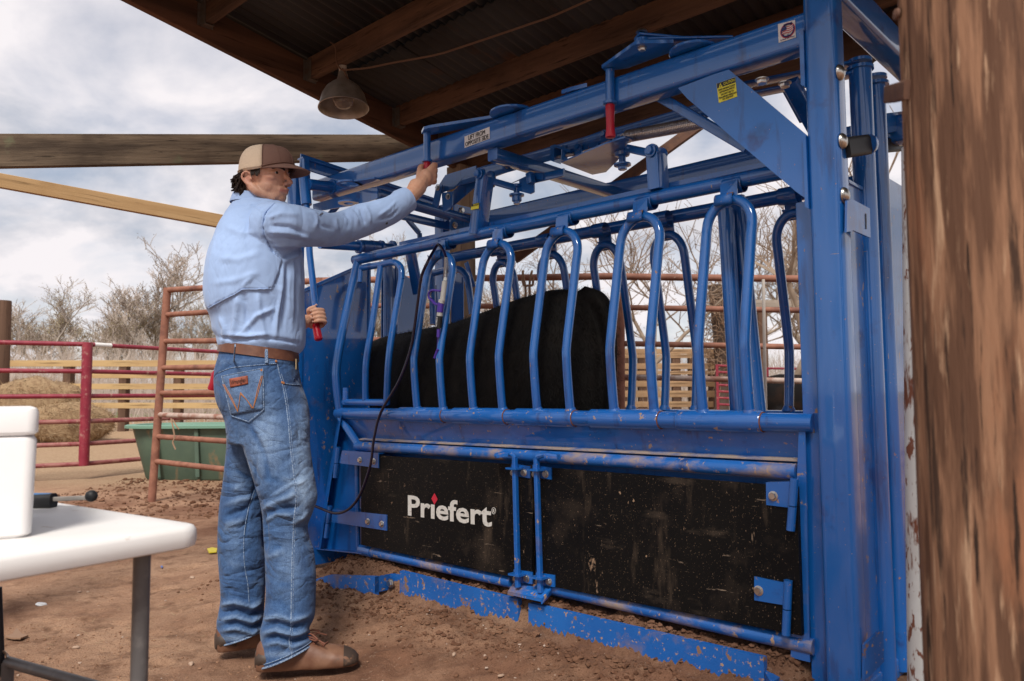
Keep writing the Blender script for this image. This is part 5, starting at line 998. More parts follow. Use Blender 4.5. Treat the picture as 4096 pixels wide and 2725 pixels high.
SHIRT = tmat('light_blue_shirt', (.31, .43, .665), (.23, .34, .57), .75, [(500, (1, 1, 1), .4, .7, (.94, .95, .97))], (260, .06, .0006), .25, .15, creases=[(5.0, (1, 1, .5), .42, .09, .7), (13, (1, 1, .6), .36, .03, .6)])
DENIM = tmat('faded_denim', (.050, .110, .235), (.36, .47, .61), .85, [(650, (1, 1, .45), .42, .62, (.55, .60, .68)), (9, (1, 1, .6), .45, .75, (.70, .74, .80)), (90, (1, 1, .4), .45, .65, (.78, .81, .86))], (500, .25, .0008, (1, 1, .3)), .2, .1, creases=[(7, (.6, .6, 1), .7, .07, 1.), (20, (.7, .7, 1), .5, .025, .6)])
SEAM = mat('pale_denim_seam', (.24, .31, .42), .85, noise_=(220, (.06, .11, .21), .42, .58)); STITCH = mat('copper_thread', (.36, .14, .045), .7); LEATHER = mat('brown_belt_leather', (.105, .038, .020), .42, noise_=(40, (.15, .06, .032), .4, .65), bump=(90, .25, .002)); PATCH = mat('red_brown_leather', (.27, .068, .035), .5, bump=(120, .2, .001)); BRASS = mat('brass', (.55, .42, .25), .3, metal=1.)
MR = gnd(12, 330, 1480); MR = Vector((MR.x, MR.y, 0))
MAN = thing('person', 'man in light blue shirt, faded jeans and tan cap working the chute levers', 'person', MR)
def P(k, x, y, d): return at(k, x, y, d)-MR
def pring(k, y, l, r, d, ratio, n=36, e=1., slope=0., dtilt=0.):
    """closed ring whose outline from the front spans l..r at height y"""
    a = P(k, l, y, d); b = P(k, r, y, d); c = (a+b)/2; hw_ = (b-a).length/2; o = []
    for j in range(n):
        t = 2*math.pi*j/n; cs, sn = math.cos(t), math.sin(t); x = hw_*math.copysign(abs(cs)**e, cs); y_ = hw_*ratio*math.copysign(abs(sn)**e, sn); o.append(c+Vector((x, y_+x*dtilt, slope*x)))
    return o
def lerp_rings(rs, n):
    """Catmull-Rom along a stack of rings"""
    cols = [bez([r[j] for r in rs], n) for j in range(len(rs[0]))]; return [[c[i] for c in cols] for i in range(len(cols[0]))]
def faces_cam(me):
    n = len(me.vertices); co = np.zeros(n*3); me.vertices.foreach_get('co', co); nr = np.zeros(n*3); me.vertices.foreach_get('normal', nr); return co.reshape(-1, 3), nr.reshape(-1, 3)
def proj_all(co):
    d = co+np.array(MR)-np.array(CAM); z = d @ np.array(CF); return PW/2+FPX*(d @ np.array(CR))/z, PH/2-FPX*(d @ np.array(CU))/z
FAMP = 1.5
def fold_mesh(me, k, folds, regions=(), nz=(), tints=(), base_noise=None):
    """folds: (points, amplitude m, width px of crop) pressed or raised along a line; regions: (polygon, lift); tints: (x, y, rx, ry, amount)"""
    co, nr = faces_cam(me); X, Y = proj_all(co); a, b, s = K[k]; X = (X-a)/s; Y = (Y-b)/s; cc = np.array(CAM-MR); vd = cc-co; vd /= np.linalg.norm(vd, axis=1)[:, None]; fac = np.clip((nr*vd).sum(1)*2.2, 0, 1); disp = np.zeros(len(co))
    for pts, amp, wd in folds:
        best = np.full(len(co), 1e9); tt = np.zeros(len(co)); m = len(pts)-1
        for i in range(m):
            p, q = np.array(pts[i], float), np.array(pts[i+1], float); d = q-p; L2 = (d*d).sum(); t = np.clip(((X-p[0])*d[0]+(Y-p[1])*d[1])/L2, 0, 1); ds = np.hypot(X-p[0]-t*d[0], Y-p[1]-t*d[1]); u_ = ds < best; best = np.where(u_, ds, best); tt = np.where(u_, (i+t)/m, tt)
        disp += amp*FAMP*np.exp(-(best/(wd*.85))**2)*np.clip(np.sin(np.pi*np.clip(tt, .02, .98))*1.6, 0, 1)
    for poly, lift in regions:
        ins = np.zeros(len(co), bool); n = len(poly)
        for i in range(n):
            x0, y0 = poly[i]; x1, y1 = poly[(i+1) % n]
            if y0 == y1: continue
            c = ((y0 > Y) != (y1 > Y)) & (X < (x1-x0)*(Y-y0)/(y1-y0)+x0); ins ^= c
        disp += lift*ins
    disp *= fac
    if base_noise:
        sc, amp, st = base_noise; disp += np.array([noise.noise(Vector((c[0]*st[0], c[1]*st[1], c[2]*st[2]))*sc)*amp for c in co])
    co2 = co+nr*disp[:, None]; me.vertices.foreach_set('co', co2.ravel()); me.update()
    tn = np.zeros(len(co))
    for x, y, rx, ry, am in tints: tn += am*np.exp(-((X-x)/rx)**2-((Y-y)/ry)**2)
    ca = me.color_attributes.new('tint', 'FLOAT_COLOR', 'POINT'); arr = np.zeros((len(co), 4)); arr[:, 0] = np.clip(tn+np.clip(disp*(45 if tints else 0), -.25, .3), 0, 1); arr[:, 3] = 1; ca.data.foreach_set('color', arr.ravel())  # raised folds tinted lighter, pressed folds darker, for fold contrast
    me.polygons.foreach_set('use_smooth', [True]*len(me.polygons)); return me
# ---- jeans
JD, JR, JL = 2.86, 2.79, 2.95
pel = [pring(12, y, l, r, JD, .98, dtilt=.0) for y, l, r in ((92, 122, 445), (130, 114, 448), (200, 96, 452), (270, 94, 466), (340, 106, 490), (420, 140, 500), (520, 150, 480))]
rl = [pring(12, y, l, r, d, q) for y, l, r, d, q in ((360, 210, 488, 2.83, .8), (440, 195, 502, 2.82, .9), (520, 212, 502, 2.81, .95), (600, 238, 511, 2.80, .98), (700, 268, 528, 2.79, .95), (765, 287, 536, 2.785, .9), (830, 300, 515, 2.78, .95), (900, 304, 493, 2.78, 1.), (1000, 310, 520, 2.78, .95), (1100, 314, 530, 2.775, .95), (1200, 314, 529, 2.77, .95), (1290, 303, 523, 2.765, .95), (1340, 290, 500, 2.76, 1.), (1385, 294, 512, 2.755, .95))]
rl.append(pring(12, 1455, 287, 514, 2.75, .9, slope=.40))
ll = [pring(12, y, l, r, d, q) for y, l, r, d, q in ((360, 110, 330, 2.90, .8), (440, 138, 335, 2.92, .9), (520, 143, 325, 2.93, .95), (600, 136, 312, 2.94, .98), (700, 125, 300, 2.95, .95), (800, 111, 304, 2.96, .95), (900, 105, 306, 2.96, .95), (1000, 105, 308, 2.96, .95), (1100, 112, 308, 2.96, .95), (1200, 117, 304, 2.96, .95), (1270, 106, 300, 2.96, .95), (1310, 100, 303, 2.96, .95))]
ll.append(pring(12, 1372, 110, 303, 2.96, .9, slope=.30))
jm = MB().loft(lerp_rings(pel, 4)); jm.loft(lerp_rings(rl, 4)); jm.loft(lerp_rings(ll, 4))
JE = remesh('jeans', jm, .0062, 3, DENIM, MAN)
rnd = random.Random(5)
jf = [([(268, 560), (262, 720), (240, 800), (215, 960)], -.004, 7), ([(302, 820), (308, 900), (312, 1000)], -.012, 10), ([(235, 430), (300, 560), (330, 700)], -.006, 14), ([(300, 800), (380, 770), (450, 740)], .006, 14), ([(305, 830), (400, 810), (470, 800)], -.006, 14), ([(300, 870), (360, 830), (430, 840)], .006, 12), ([(330, 760), (420, 700), (500, 690)], .004, 14), ([(420, 880), (470, 850), (500, 820)], .005, 12), ([(120, 800), (200, 770), (260, 760)], .005, 14), ([(115, 850), (190, 830), (240, 800)], -.005, 14), ([(125, 880), (180, 870), (220, 860)], .004, 12)]
for y0, am in ((1225, .010), (1262, -.010), (1290, .010), (1318, -.009), (1340, .007)): jf.append(([(104, y0+10), (180, y0-6), (250, y0+18), (300, y0-14)], am, 11))
for y0, am in ((1290, .008), (1322, -.010), (1352, .011), (1380, -.010), (1404, .006)): jf.append(([(292, y0+8), (360, y0-8), (430, y0+12), (512, y0-16)], am, 12))
for i in range(26):
    y = rnd.uniform(560, 1250); x = rnd.choice((rnd.uniform(110, 280), rnd.uniform(320, 500))); dx = rnd.uniform(40, 90); jf.append(([(x-dx/2, y+rnd.uniform(-25, 25)), (x, y+rnd.uniform(-10, 10)), (x+dx/2, y+rnd.uniform(-25, 25))], rnd.choice((-1, 1))*rnd.uniform(.0015, .004), rnd.uniform(8, 16)))
fold_mesh(JE.data, 12, jf, [([(108, 148), (445, 150), (452, 168), (104, 172)], .002)], tints=[(480, 740, 55, 100, .58), (310, 520, 75, 150, .50), (470, 540, 45, 170, .4), (220, 300, 80, 90, .3), (190, 650, 40, 160, .2), (420, 1050, 60, 160, .25), (180, 950, 50, 120, .15), (400, 1450, 120, 14, .5), (200, 1380, 100, 12, .5)])
def bvh_of(o): return BVHTree.FromPolygons([v.co.copy() for v in o.data.vertices], [tuple(p.vertices) for p in o.data.polygons])
BJ = bvh_of(JE)
def hit(b, k, x, y, off=.002):
    d = ray(*px(k, x, y)).normalized(); r = b.ray_cast(CAM-MR, d)
    return (r[0]+r[1]*off, r[1]) if r[0] else (None, None)
def seam(b, k, pts, r, m, parent, name, off=.001, dens=6, n=6):
    P2 = bez([Vector((x, y, 0)) for x, y in pts], dens); run = []; runs = [run]
    for p in P2:
        h, nn = hit(b, k, p.x, p.y, off)
        if h is None or (run and (h-run[-1]).length > .05):
            run = [h] if h is not None else []; runs.append(run); continue
        run.append(h)
    mb = MB()
    for q in runs:
        if len(q) > 1: mb.tube(q, r, n)
    return mb.build(name, m, parent) if mb.v else None
def patch(b, k, poly, m, parent, name, off=.003, n=14):
    """cloth or leather patch laid on the surface: quad grid between the four sides"""
    (x0, y0), (x1, y1), (x2, y2), (x3, y3) = poly; rows = []
    for i in range(n+1):
        row = []; s = i/n
        for j in range(n+1):
            t = j/n; x = (x0*(1-t)+x1*t)*(1-s)+(x3*(1-t)+x2*t)*s; y = (y0*(1-t)+y1*t)*(1-s)+(y3*(1-t)+y2*t)*s; h, _ = hit(b, k, x, y, off)
            if h is None: h = rows[-1][j] if rows else P(k, x, y, JD)
            row.append(h)
        rows.append(row)
    o = obj(name, MB().loft(rows, False, False).mesh(name, 60), m, parent); md = o.modifiers.new('t', 'SOLIDIFY'); md.thickness = .003; md.offset = -1 if False else 0; return o
so_ = [(362, 170), (372, 215), (385, 262), (398, 330), (410, 420), (420, 540), (432, 640), (445, 760), (436, 850), (430, 960), (426, 1080), (424, 1200), (422, 1330), (415, 1400), (432, 1475)]
seam(BJ, 12, so_, .0024, SEAM, JE, 'side_seam', -.0008, 10); seam(BJ, 12, [(x+8, y) for x, y in so_[1:]], .0009, SEAM, JE, 'stitch_line', .0002, 10); seam(BJ, 12, [(268, 715), (240, 790), (222, 870), (214, 960), (218, 1060), (232, 1140), (238, 1220)], .0016, SEAM, JE, 'inseam')
seam(BJ, 12, [(105, 210), (160, 190), (240, 180), (330, 172), (362, 170)], .0016, SEAM, JE, 'yoke_seam'); seam(BJ, 12, [(386, 256), (420, 262), (460, 264)], .0022, SEAM, JE, 'pocket_edge'); 
for rg_ in (rl[-1], ll[-1]):
    c_ = sum(rg_, Vector())/len(rg_)
    for up_, rad_ in ((.002, .0034), (.014, .0014)): MB().tube([c_+(p-c_)*1.01+Z_*up_ for p in rg_]+[c_+(rg_[0]-c_)*1.01+Z_*up_], rad_, 6).build('hem', SEAM, JE)
PK = patch(BJ, 12, [(120, 226), (298, 192), (300, 372), (160, 396)], DENIM, JE, 'back_pocket', .0025)
ca_ = PK.data.color_attributes.new('tint', 'FLOAT_COLOR', 'POINT')
for d_ in ca_.data: d_.color = (.22, 0, 0, 1)
pts_ = [(120, 226), (298, 192), (303, 372), (238, 425), (163, 398), (120, 226)]
for i in range(5): seam(BJ, 12, [pts_[i], ((pts_[i][0]+pts_[i+1][0])/2, (pts_[i][1]+pts_[i+1][1])/2), pts_[i+1]], .0016, SEAM, JE, 'pocket_seam', .004, 5)
for o_ in (0, 6): seam(BJ, 12, [(128+o_, 262), (160+o_, 320), (192+o_*.2, 380)], .0013, STITCH, JE, 'pocket_stitching', .0055, 6); seam(BJ, 12, [(192, 380-o_), (198, 340), (203, 298+o_)], .0013, STITCH, JE, 'pocket_stitching', .0055, 6); seam(BJ, 12, [(203, 298+o_), (230, 330), (258-o_, 366)], .0013, STITCH, JE, 'pocket_stitching', .0055, 6); seam(BJ, 12, [(258, 366), (278-o_, 300), (297-o_, 225)], .0013, STITCH, JE, 'pocket_stitching', .0055, 6)
LPch = patch(BJ, 12, [(156, 238), (233, 224), (236, 260), (160, 276)], PATCH, JE, 'leather_patch', .006, 6)
h0, nn = hit(BJ, 12, 166, 264, .0115); h1, _ = hit(BJ, 12, 228, 251, .0115); put_text('Wrangler', h0, h1, Z_, .016, mat('burnt_print', (.07, .02, .012), .6), LPch, .0, 'patch_lettering')
for x, y in ((356, 160), (383, 254), (292, 200), (388, 256)):
    h, nn = hit(BJ, 12, x, y, .002); MB().lathe([(.005, 0), (.004, .002), (0, .003)], h, nn, 10).build('rivet', STITCH, JE)
# belt with loops
bl = []
for rr_, yy in ((0, 97), (1, 138)): pass
b0_ = pring(12, 97, 121, 446, JD, .99, 48, slope=0); b1_ = pring(12, 139, 112, 449, JD, .985, 48)
def tiltr(r, dz): c = sum(r, Vector())/len(r); return [p+Z_*((p.x-c.x)*dz) for p in r]
b0_, b1_ = tiltr(b0_, -.14), tiltr(b1_, -.14); cB = sum(b0_, Vector())/48
MB().loft([[cB+(p-cB)*k_ for p in r] for r, k_ in ((b0_, 1.0), (b0_, 1.03), (b1_, 1.03), (b1_, 1.0))], False).build('belt', LEATHER, MAN)
for x in (172, 314, 400):
    pa, pb = P(12, x, 92+x*.045-12, JD-.175 if x > 200 else JD-.15), None
BB = BVHTree.FromPolygons(*[[tuple(p) for r in (b0_, b1_) for p in [cB+(q-cB)*1.03 for q in r]], [(i, (i+1) % 48, 48+(i+1) % 48, 48+i) for i in range(48)]])
for x, y0, y1, w_ in ((174, 92, 160, 14), (314, 96, 168, 16)):
    a_, na = hit(BB, 12, x, 108, .003); b_, nb = hit(BB, 12, x, 126, .003)
    if a_ is None or b_ is None: continue
    c_, _n = hit(BJ, 12, x, y1, .004); MB().rbar(a_+(a_-b_)*.9, c_ if c_ is not None else b_, .011, .004, na, .001, 1).build('belt_loop', SEAM, JE)
bk = P(12, 452, 172, JD-.06); MB().rbar(P(12, 447, 150, JD-.04), P(12, 447, 196, JD-.04), .006, .02, Y_, .002).build('buckle', BRASS, MAN)
# ---- shirt
SD = 2.87
tor = [pring(8, y, l, r, d, q, e=1.) for y, l, r, d, q in ((488, 315, 560, 2.87, .9), (512, 268, 620, 2.87, .85), (550, 236, 665, 2.87, .85), (600, 212, 705, 2.87, .9), (700, 162, 745, 2.87, .98), (800, 125, 770, 2.87, 1.02), (900, 93, 792, 2.87, 1.04), (1040, 66, 806, 2.87, 1.05), (1200, 54, 808, 2.87, 1.03), (1330, 66, 812, 2.87, 1.0), (1420, 100, 816, 2.87, .98), (1520, 118, 820, 2.87, .96))]
tor += [pring(12, y, l, r, 2.87, q, slope=-.10) for y, l, r, q in ((62, 100, 482, .98), (92, 106, 470, .98), (112, 112, 450, .98), (128, 128, 432, .96))]
sm = MB().loft(lerp_rings(tor, 3))
sv_ = [(1068, 915, 104, 2.79), (1120, 908, 100, 2.77), (1180, 906, 88, 2.79), (1250, 912, 77, 2.84), (1320, 920, 68, 2.92), (1385, 907, 66, 2.99), (1440, 884, 68, 3.03), (1510, 862, 62, 3.08), (1566, 838, 56, 3.12), (1618, 806, 50, 3.16)]
def ptube(mb, lst, n=20, sub=4):
    c = [P(0, x, y, d) for x, y, h_, d in lst]; r = [h_/FPX*d for x, y, h_, d in lst]; pts = bez(c, sub); rs = list(np.interp(np.linspace(0, len(r)-1, len(pts)), range(len(r)), r)); mb.tube(pts, rs, n)
ptube(sm, sv_)
lw_ = wor(LH)-MR; lhd = (EU*LHD.x+EV*LHD.y+Z_*LHD.z).normalized()
le = [P(8, 430, 700, 3.02), P(8, 560, 1000, 3.22), P(8, 640, 1230, 3.38), P(24, -60, 850, 3.62)]
sm.tube(bez(le, 5), list(np.interp(np.linspace(0, 3, 16), (0, 1, 2, 3), (.085, .068, .060, .048))), 18)
sm.ell(P(8, 500, 660, 2.88), (.15, .13, .09)); sm.ell(P(8, 640, 700, 2.82), (.09, .09, .085))
SHR = remesh('shirt', sm, .0065, 5, SHIRT, MAN)
sf = [([(600, 505), (510, 590), (488, 680), (500, 780), (560, 890), (640, 950)], -.007, 9), ([(615, 520), (530, 600), (508, 690), (522, 780), (580, 880), (655, 935)], .004, 9),
 ([(530, 640), (640, 600), (780, 610)], .006, 18), ([(525, 690), (700, 700), (830, 760)], -.006, 16), ([(520, 740), (700, 750), (900, 800)], .006, 16), ([(530, 790), (700, 800), (860, 830)], -.005, 15), ([(560, 850), (700, 845), (820, 850)], .005, 14), ([(640, 950), (740, 900), (810, 880)], -.008, 12), ([(655, 975), (760, 930), (810, 905)], .006, 12),
 ([(860, 560), (905, 600), (920, 650), (900, 720)], .006, 14), ([(880, 600), (950, 690), (1060, 720)], -.0035, 14), ([(1060, 620), (1070, 690), (1090, 740)], .0035, 14), ([(1120, 570), (1170, 640), (1160, 720)], -.0035, 13), ([(1160, 560), (1210, 600), (1250, 690)], .007, 13), ([(1250, 540), (1280, 620), (1300, 690)], -.006, 13), ([(1290, 520), (1330, 600), (1340, 680)], .0035, 12), ([(1390, 620), (1480, 560), (1540, 500)], .005, 12), ([(1400, 650), (1500, 620), (1560, 560)], -.005, 10),
 ([(320, 1540), (440, 1400), (600, 1330)], .007, 18), ([(620, 1200), (590, 1350), (560, 1480)], -.004, 8), ([(700, 1000), (690, 1200), (700, 1450)], .005, 18), ([(750, 950), (745, 1150), (760, 1400)], -.006, 12), ([(775, 950), (780, 1100), (790, 1180)], .004, 10),
 ([(640, 950), (620, 1060), (580, 1170)], -.004, 8), ([(200, 700), (330, 760), (470, 740)], .003, 26), ([(130, 950), (300, 960), (480, 900)], .003, 30), ([(100, 1150), (300, 1120), (480, 1050)], .003, 28), ([(240, 560), (380, 540), (500, 560)], -.003, 14), ([(390, 650), (370, 800), (400, 950)], -.003, 24), ([(420, 1100), (360, 1140), (330, 1190)], .004, 16)]
sf += [([(645, 965), (640, 1150), (600, 1400), (590, 1600)], .007, 20), ([(690, 960), (672, 1200), (650, 1500)], -.007, 18), ([(730, 930), (722, 1150), (720, 1500)], .006, 16), ([(150, 1400), (190, 1500), (180, 1620)], .005, 18), ([(300, 1230), (280, 1400), (250, 1600)], .007, 22), ([(345, 1205), (370, 1400), (400, 1600)], -.006, 24), ([(450, 1200), (470, 1400), (520, 1600)], .006, 24), ([(120, 1560), (300, 1590), (480, 1570)], -.006, 14), ([(480, 1570), (650, 1590), (800, 1620)], -.006, 14), ([(200, 1540), (380, 1560), (560, 1540)], .006, 16)]
cape = [(236, 560), (400, 530), (505, 600), (486, 690), (500, 790), (560, 890), (640, 950), (615, 1060), (560, 1188), (450, 1194), (340, 1196), (270, 1235), (200, 1268), (60, 1345), (20, 1300), (20, 900), (150, 640)]
fold_mesh(SHR.data, 8, sf, [(cape, .007)], base_noise=(1., .0022, (22, 22, 14)))
BS = bvh_of(SHR)
seam(BS, 8, [(600, 500), (510, 590), (488, 680), (500, 780), (560, 890), (640, 952)], .0014, SHIRT, SHR, 'armhole_seam', .001, 6); seam(BS, 8, [(66, 1336), (200, 1262), (270, 1228), (340, 1190), (450, 1188), (558, 1184)], .0018, SHIRT, SHR, 'cape_hem', .002, 6)
for k_, x, y in ((16, 888, 768),):
    h, nn = hit(BS, k_, x, y, .001); MB().lathe([(.0055, 0), (.005, .002), (0, .0025)], h, nn, 12).build('cuff_button', mat('dark_button', (.05, .055, .06), .35), SHR)
h, nn = hit(BS, 8, 960, 596, .002); h2, _ = hit(BS, 8, 935, 612, .002)
if h and h2: MB().tube([h, h2], .0022, 6).build('zip_pull', ZINC, SHR)
# cuff band and collar
cu = [P(0, 1592, 820, 3.145), P(0, 1604, 812, 3.15), P(0, 1632, 797, 3.17)]; MB().tube(cu, [.052, .0555, .0525], 28, False).build('cuff', SHIRT, SHR); 
col = []
for dz, k_ in ((-.030, 1.02), (.012, .97), (.022, .95), (.022, .99), (-.004, 1.10), (-.012, 1.12)):
    r_ = pring(8, 508, 262, 590, 2.885, .98, 36); cc_ = sum(r_, Vector())/36; col.append([cc_+(p-cc_)*k_+Z_*(dz-.10*(p.x-cc_.x)) for p in r_])
MB().loft(lerp_rings(col, 3), False).build('collar', SHIRT, SHR, 80)
# ---- body: head, neck, trunk, arms, hands and legs as one surface
TH_ = R_(16); hf = Vector((math.cos(TH_), -math.sin(TH_), -.02)).normalized(); hl = Z_.cross(hf).normalized(); hu = hf.cross(hl)
HO = P(8, 477, 308, 2.86); sx, sz_ = 1.13, .90
def Hd(x, y, z): return HO+hf*(x*sx)+hl*y+hu*(z*sz_)
HR = Matrix((hf, hl, hu)).transposed()
bm_ = MB()
def E_(x, y, z, a, b, c): bm_.ell(Hd(x, y, z), (a*sx, b, c*sz_), HR, 20, 12)
def T_(pts, rs, n=10): bm_.tube(bez([Hd(*p) for p in pts], 3), list(np.interp(np.linspace(0, len(rs)-1, (len(pts)-1)*3+1), range(len(rs)), rs)), n)
E_(.010, 0, .020, .086, .074, .082); E_(.036, 0, -.02, .056, .060, .078); E_(.030, 0, -.072, .05, .048, .036); E_(.074, 0, -.100, .020, .023, .018); E_(.050, 0, -.068, .042, .047, .044); E_(.064, 0, -.086, .030, .031, .024)
for s in (-1, 1):
    E_(.036, s*.036, -.056, .036, .023, .036); T_([(-.006, s*.056, -.045), (.020, s*.054, -.078), (.070, s*.020, -.103)], [.018, .017, .015]); T_([(.060, s*.056, .016), (.080, s*.034, .024), (.090, s*.006, .018)], [.010, .011, .009]); E_(.056, s*.043, -.020, .026, .016, .017); E_(.060, s*.018, -.088, .028, .021, .024); E_(.101, s*.010, -.041, .010, .0075, .008)
    T_([(.070, s*.050, -.002), (.084, s*.034, .0085), (.086, s*.018, .001)], [.004, .0048, .004], 8); T_([(.070, s*.050, -.004), (.0825, s*.034, -.0105), (.085, s*.018, -.004)], [.004, .0045, .004], 8)
    E_(-.006, s*.068, -.030, .015, .005, .027); T_([(.007, s*.071, -.014), (-.006, s*.079, -.002), (-.020, s*.081, -.012), (-.020, s*.078, -.032), (-.002, s*.071, -.056)], [.004, .005, .005, .005, .0055], 8); E_(.008, s*.073, -.032, .005, .006, .008)
T_([(.088, 0, .012), (.100, 0, -.012), (.114, 0, -.034)], [.008, .0085, .0095]); E_(.113, 0, -.036, .0085, .009, .0075); E_(.080, 0, -.066, .021, .030, .024)
T_([(.082, -.024, -.068), (.099, -.006, -.0625), (.1, 0, -.064), (.099, .006, -.0625), (.082, .024, -.068)], [.0035, .0062, .006, .0062, .0035], 8); T_([(.081, -.023, -.071), (.097, 0, -.0765), (.081, .023, -.071)], [.0035, .0075, .0035], 8)
nk0 = Hd(-.004, 0, -.05); nk1 = P(8, 425, 510, 2.89); nk2 = P(8, 420, 640, 2.90)
bm_.tube([nk0, nk1, nk2], [.055, .062, .075], 24)
bm_.tube(bez([P(8, 440, 680, 2.89), P(8, 440, 800, 2.88), P(8, 440, 1200, 2.88), P(12, 285, 60, 2.87), P(12, 290, 260, 2.86)], 4), .095, 20)
for lst in (rl, ll): cs = [sum(r, Vector())/len(r) for r in lst]; bm_.tube([P(12, 290, 330, 2.86)]+cs[1:-1]+[cs[-1]+Z_*.02], [.06]+[.05]*4+[.045]*(len(cs)-6)+[.032]*2+[.026], 14)
rw_ = wor(RH)-MR
def arm_core(pts, rs): bm_.tube(bez(pts, 5), list(np.interp(np.linspace(0, len(rs)-1, (len(pts)-1)*5+1), range(len(rs)), rs)), 14)
wr = P(0, 1648, 776, 3.195)
arm_core([P(0, 1090, 880, 2.84), P(0, 1250, 912, 2.85), P(0, 1420, 890, 3.02), P(0, 1600, 812, 3.15), wr, P(0, 1672, 745, 3.235)], [.06, .042, .034, .034, .034, .040])
arm_core([le[0], le[1], le[2], P(24, -20, 850, 3.62), P(24, 75, 830, 3.70)], [.06, .05, .042, .034, .030])
def hand(c, up, rp_, phis, hs, wristp, thumb, tocam, palm_phi, flip=1):
    """fist closed on a bar: c centre of the grip, up along the bar; angles run from screen-right round the back"""
    up = up.normalized(); xx = (CR-up*CR.dot(up)).normalized(); bk_ = up.cross(xx)
    if bk_.y < 0: bk_ = -bk_
    def q(phi, r, h): a = R_(phi); return c+xx*(math.cos(a)*r)+bk_*(math.sin(a)*r)+up*h
    mcps = []
    for (h, sc) in hs:
        f = rp_+.0085
        pts = [q(phis[0], f+.022*sc, h*1.02), q(phis[1], f+.011, h), q(phis[2], f+.004, h*.96), q(phis[3], f+.002, h*.93)]; mcps.append(pts[0])
        bm_.tube(bez(pts, 4), list(np.interp(np.linspace(0, 3, 13), (0, .9, 1, 1.9, 2, 3), (.0120*sc, .0100*sc, .0112*sc, .0092*sc, .0100*sc, .0072*sc))), 10)
    # palm: slab from the knuckles to the wrist
    pc_ = q(palm_phi, rp_+.016, 0.); mk = sum(mcps, Vector())/4
    for m_ in mcps: bm_.tube([m_, m_.lerp(wristp, .5)+(pc_-m_.lerp(wristp, .5))*.25, wristp.lerp(m_, .12)], [.0150, .0205, .026], 12)
    bm_.ell(mk.lerp(wristp, .45)+(pc_-mk.lerp(wristp, .45))*.35, (.030, .030, .040))
    bm_.tube(bez([wristp.lerp(pc_, .45)]+[q(*t) for t in thumb], 4), list(np.interp(np.linspace(0, len(thumb), len(thumb)*4+1), range(len(thumb)+1), [.021]+[.0145, .0122, .0100][:len(thumb)])), 10)
    return q, mcps
upv = Z_
cR = rw_+Vector((.0, -.004, 0))
qR, mR = hand(cR, Z_, .0155, (-38, 32, 105, 165), ((.033, 1.05), (.011, 1.08), (-.011, 1.03), (-.031, .92)), P(0, 1662, 768, 3.205), [(-165, .030, .018), (165, .027, .036), (120, .026, .046)], None, -100)
cL = lw_
qL, mL = hand(cL, lhd, .0185, (78, 8, -55, -118), ((.030, 1.02), (.010, 1.06), (-.011, 1.03), (-.031, .9)), P(24, 70, 850, 3.70), [(150, .034, .022), (-140, .030, .040), (-62, .030, .046)], None, 175)
BODY = remesh('body', bm_, .0030, 7, SKIN, MAN, .5)
co, nr = faces_cam(BODY.data); ca = BODY.data.color_attributes.new('tint', 'FLOAT_COLOR', 'POINT'); arr = np.zeros((len(co), 4)); arr[:, 3] = 1
dl_ = co-np.array(HO); lx, ly_, lz = dl_ @ np.array(hf)/sx, dl_ @ np.array(hl), dl_ @ np.array(hu)/sz_
inh = (np.abs(lx) < .14) & (np.abs(ly_) < .1) & (lz > -.13) & (lz < .12)
beard = np.clip((-.028-lz-.25*np.clip(.05-lx, -1, 1))/.03, 0, 1)*np.clip((lx+.005)/.03, 0, 1)*(lz > -.125); nzv = np.array([noise.noise(Vector(c)*220) for c in co[inh]])*.35+.75
t0_ = np.zeros(len(co)); t0_[inh] = .50*beard[inh]*nzv; brow = np.exp(-((lz-.022)/.006)**2)*(lx > .066)*(np.abs(np.abs(ly_)-.032) < .02)*inh
hairl = ((lz > .0+.03)*(lx < .075)*inh)*.0
arr[:, 0] = np.clip(t0_+brow*.95, 0, 1)
lips = np.exp(-((lz+.0700)/.0085)**2)*(lx > .080)*(np.abs(ly_) < .026)*inh; earr = np.exp(-((lx+.008)/.02)**2-((lz+.03)/.03)**2)*(np.abs(ly_) > .07)*inh; nose_ = np.exp(-((lx-.112)/.015)**2-((lz+.036)/.016)**2)*inh
cheek = np.exp(-((lx-.065)/.03)**2-((lz+.025)/.025)**2)*inh
arr[:, 1] = np.clip(lips*.85+earr*.45+nose_*.35+cheek*.28, 0, 1); ca.data.foreach_set('color', arr.ravel())
HAIR = mat('dark_brown_hair', (.022, .013, .009), .5, spec=.15)
EYEW = mat('eye', (.55, .52, .50), .15); IRIS = mat('iris', (.018, .012, .009), .1)
for s in (-1, 1):
    e_ = MB().ell(Hd(.0725, s*.034, -.001), (.0128, .0128, .0128), None, 16, 10).build('eye', EYEW, BODY); MB().ell(Hd(.0822, s*.036-.001, -.001), (.0036*sx, .0058, .0062), HR, 12, 8).build('iris', IRIS, e_)
for s in (-1, 1): MB().tube(bez([Hd(.072, s*.054, .012), Hd(.086, s*.040, .021), Hd(.094, s*.024, .0195), Hd(.098, s*.012, .015)], 4), [.0015]+[.0036]*11+[.002], 6).build('eyebrow', HAIR, BODY)
NAILM = mat('fingernail', (.55, .33, .26), .3)
for h, sc in ((.030, 1.02), (.010, 1.06), (-.011, 1.03), (-.031, .9)):
    p_ = qL(-112, .0185+.0085+.0085*sc, h*.935); MB().ell(p_, (.0052*sc, .0022, .0048*sc), None, 10, 6).build('fingernail', NAILM, BODY)
p_ = qL(-62, .0405, .050); MB().ell(p_, (.006, .003, .005), None, 10, 6).build('fingernail', NAILM, BODY)
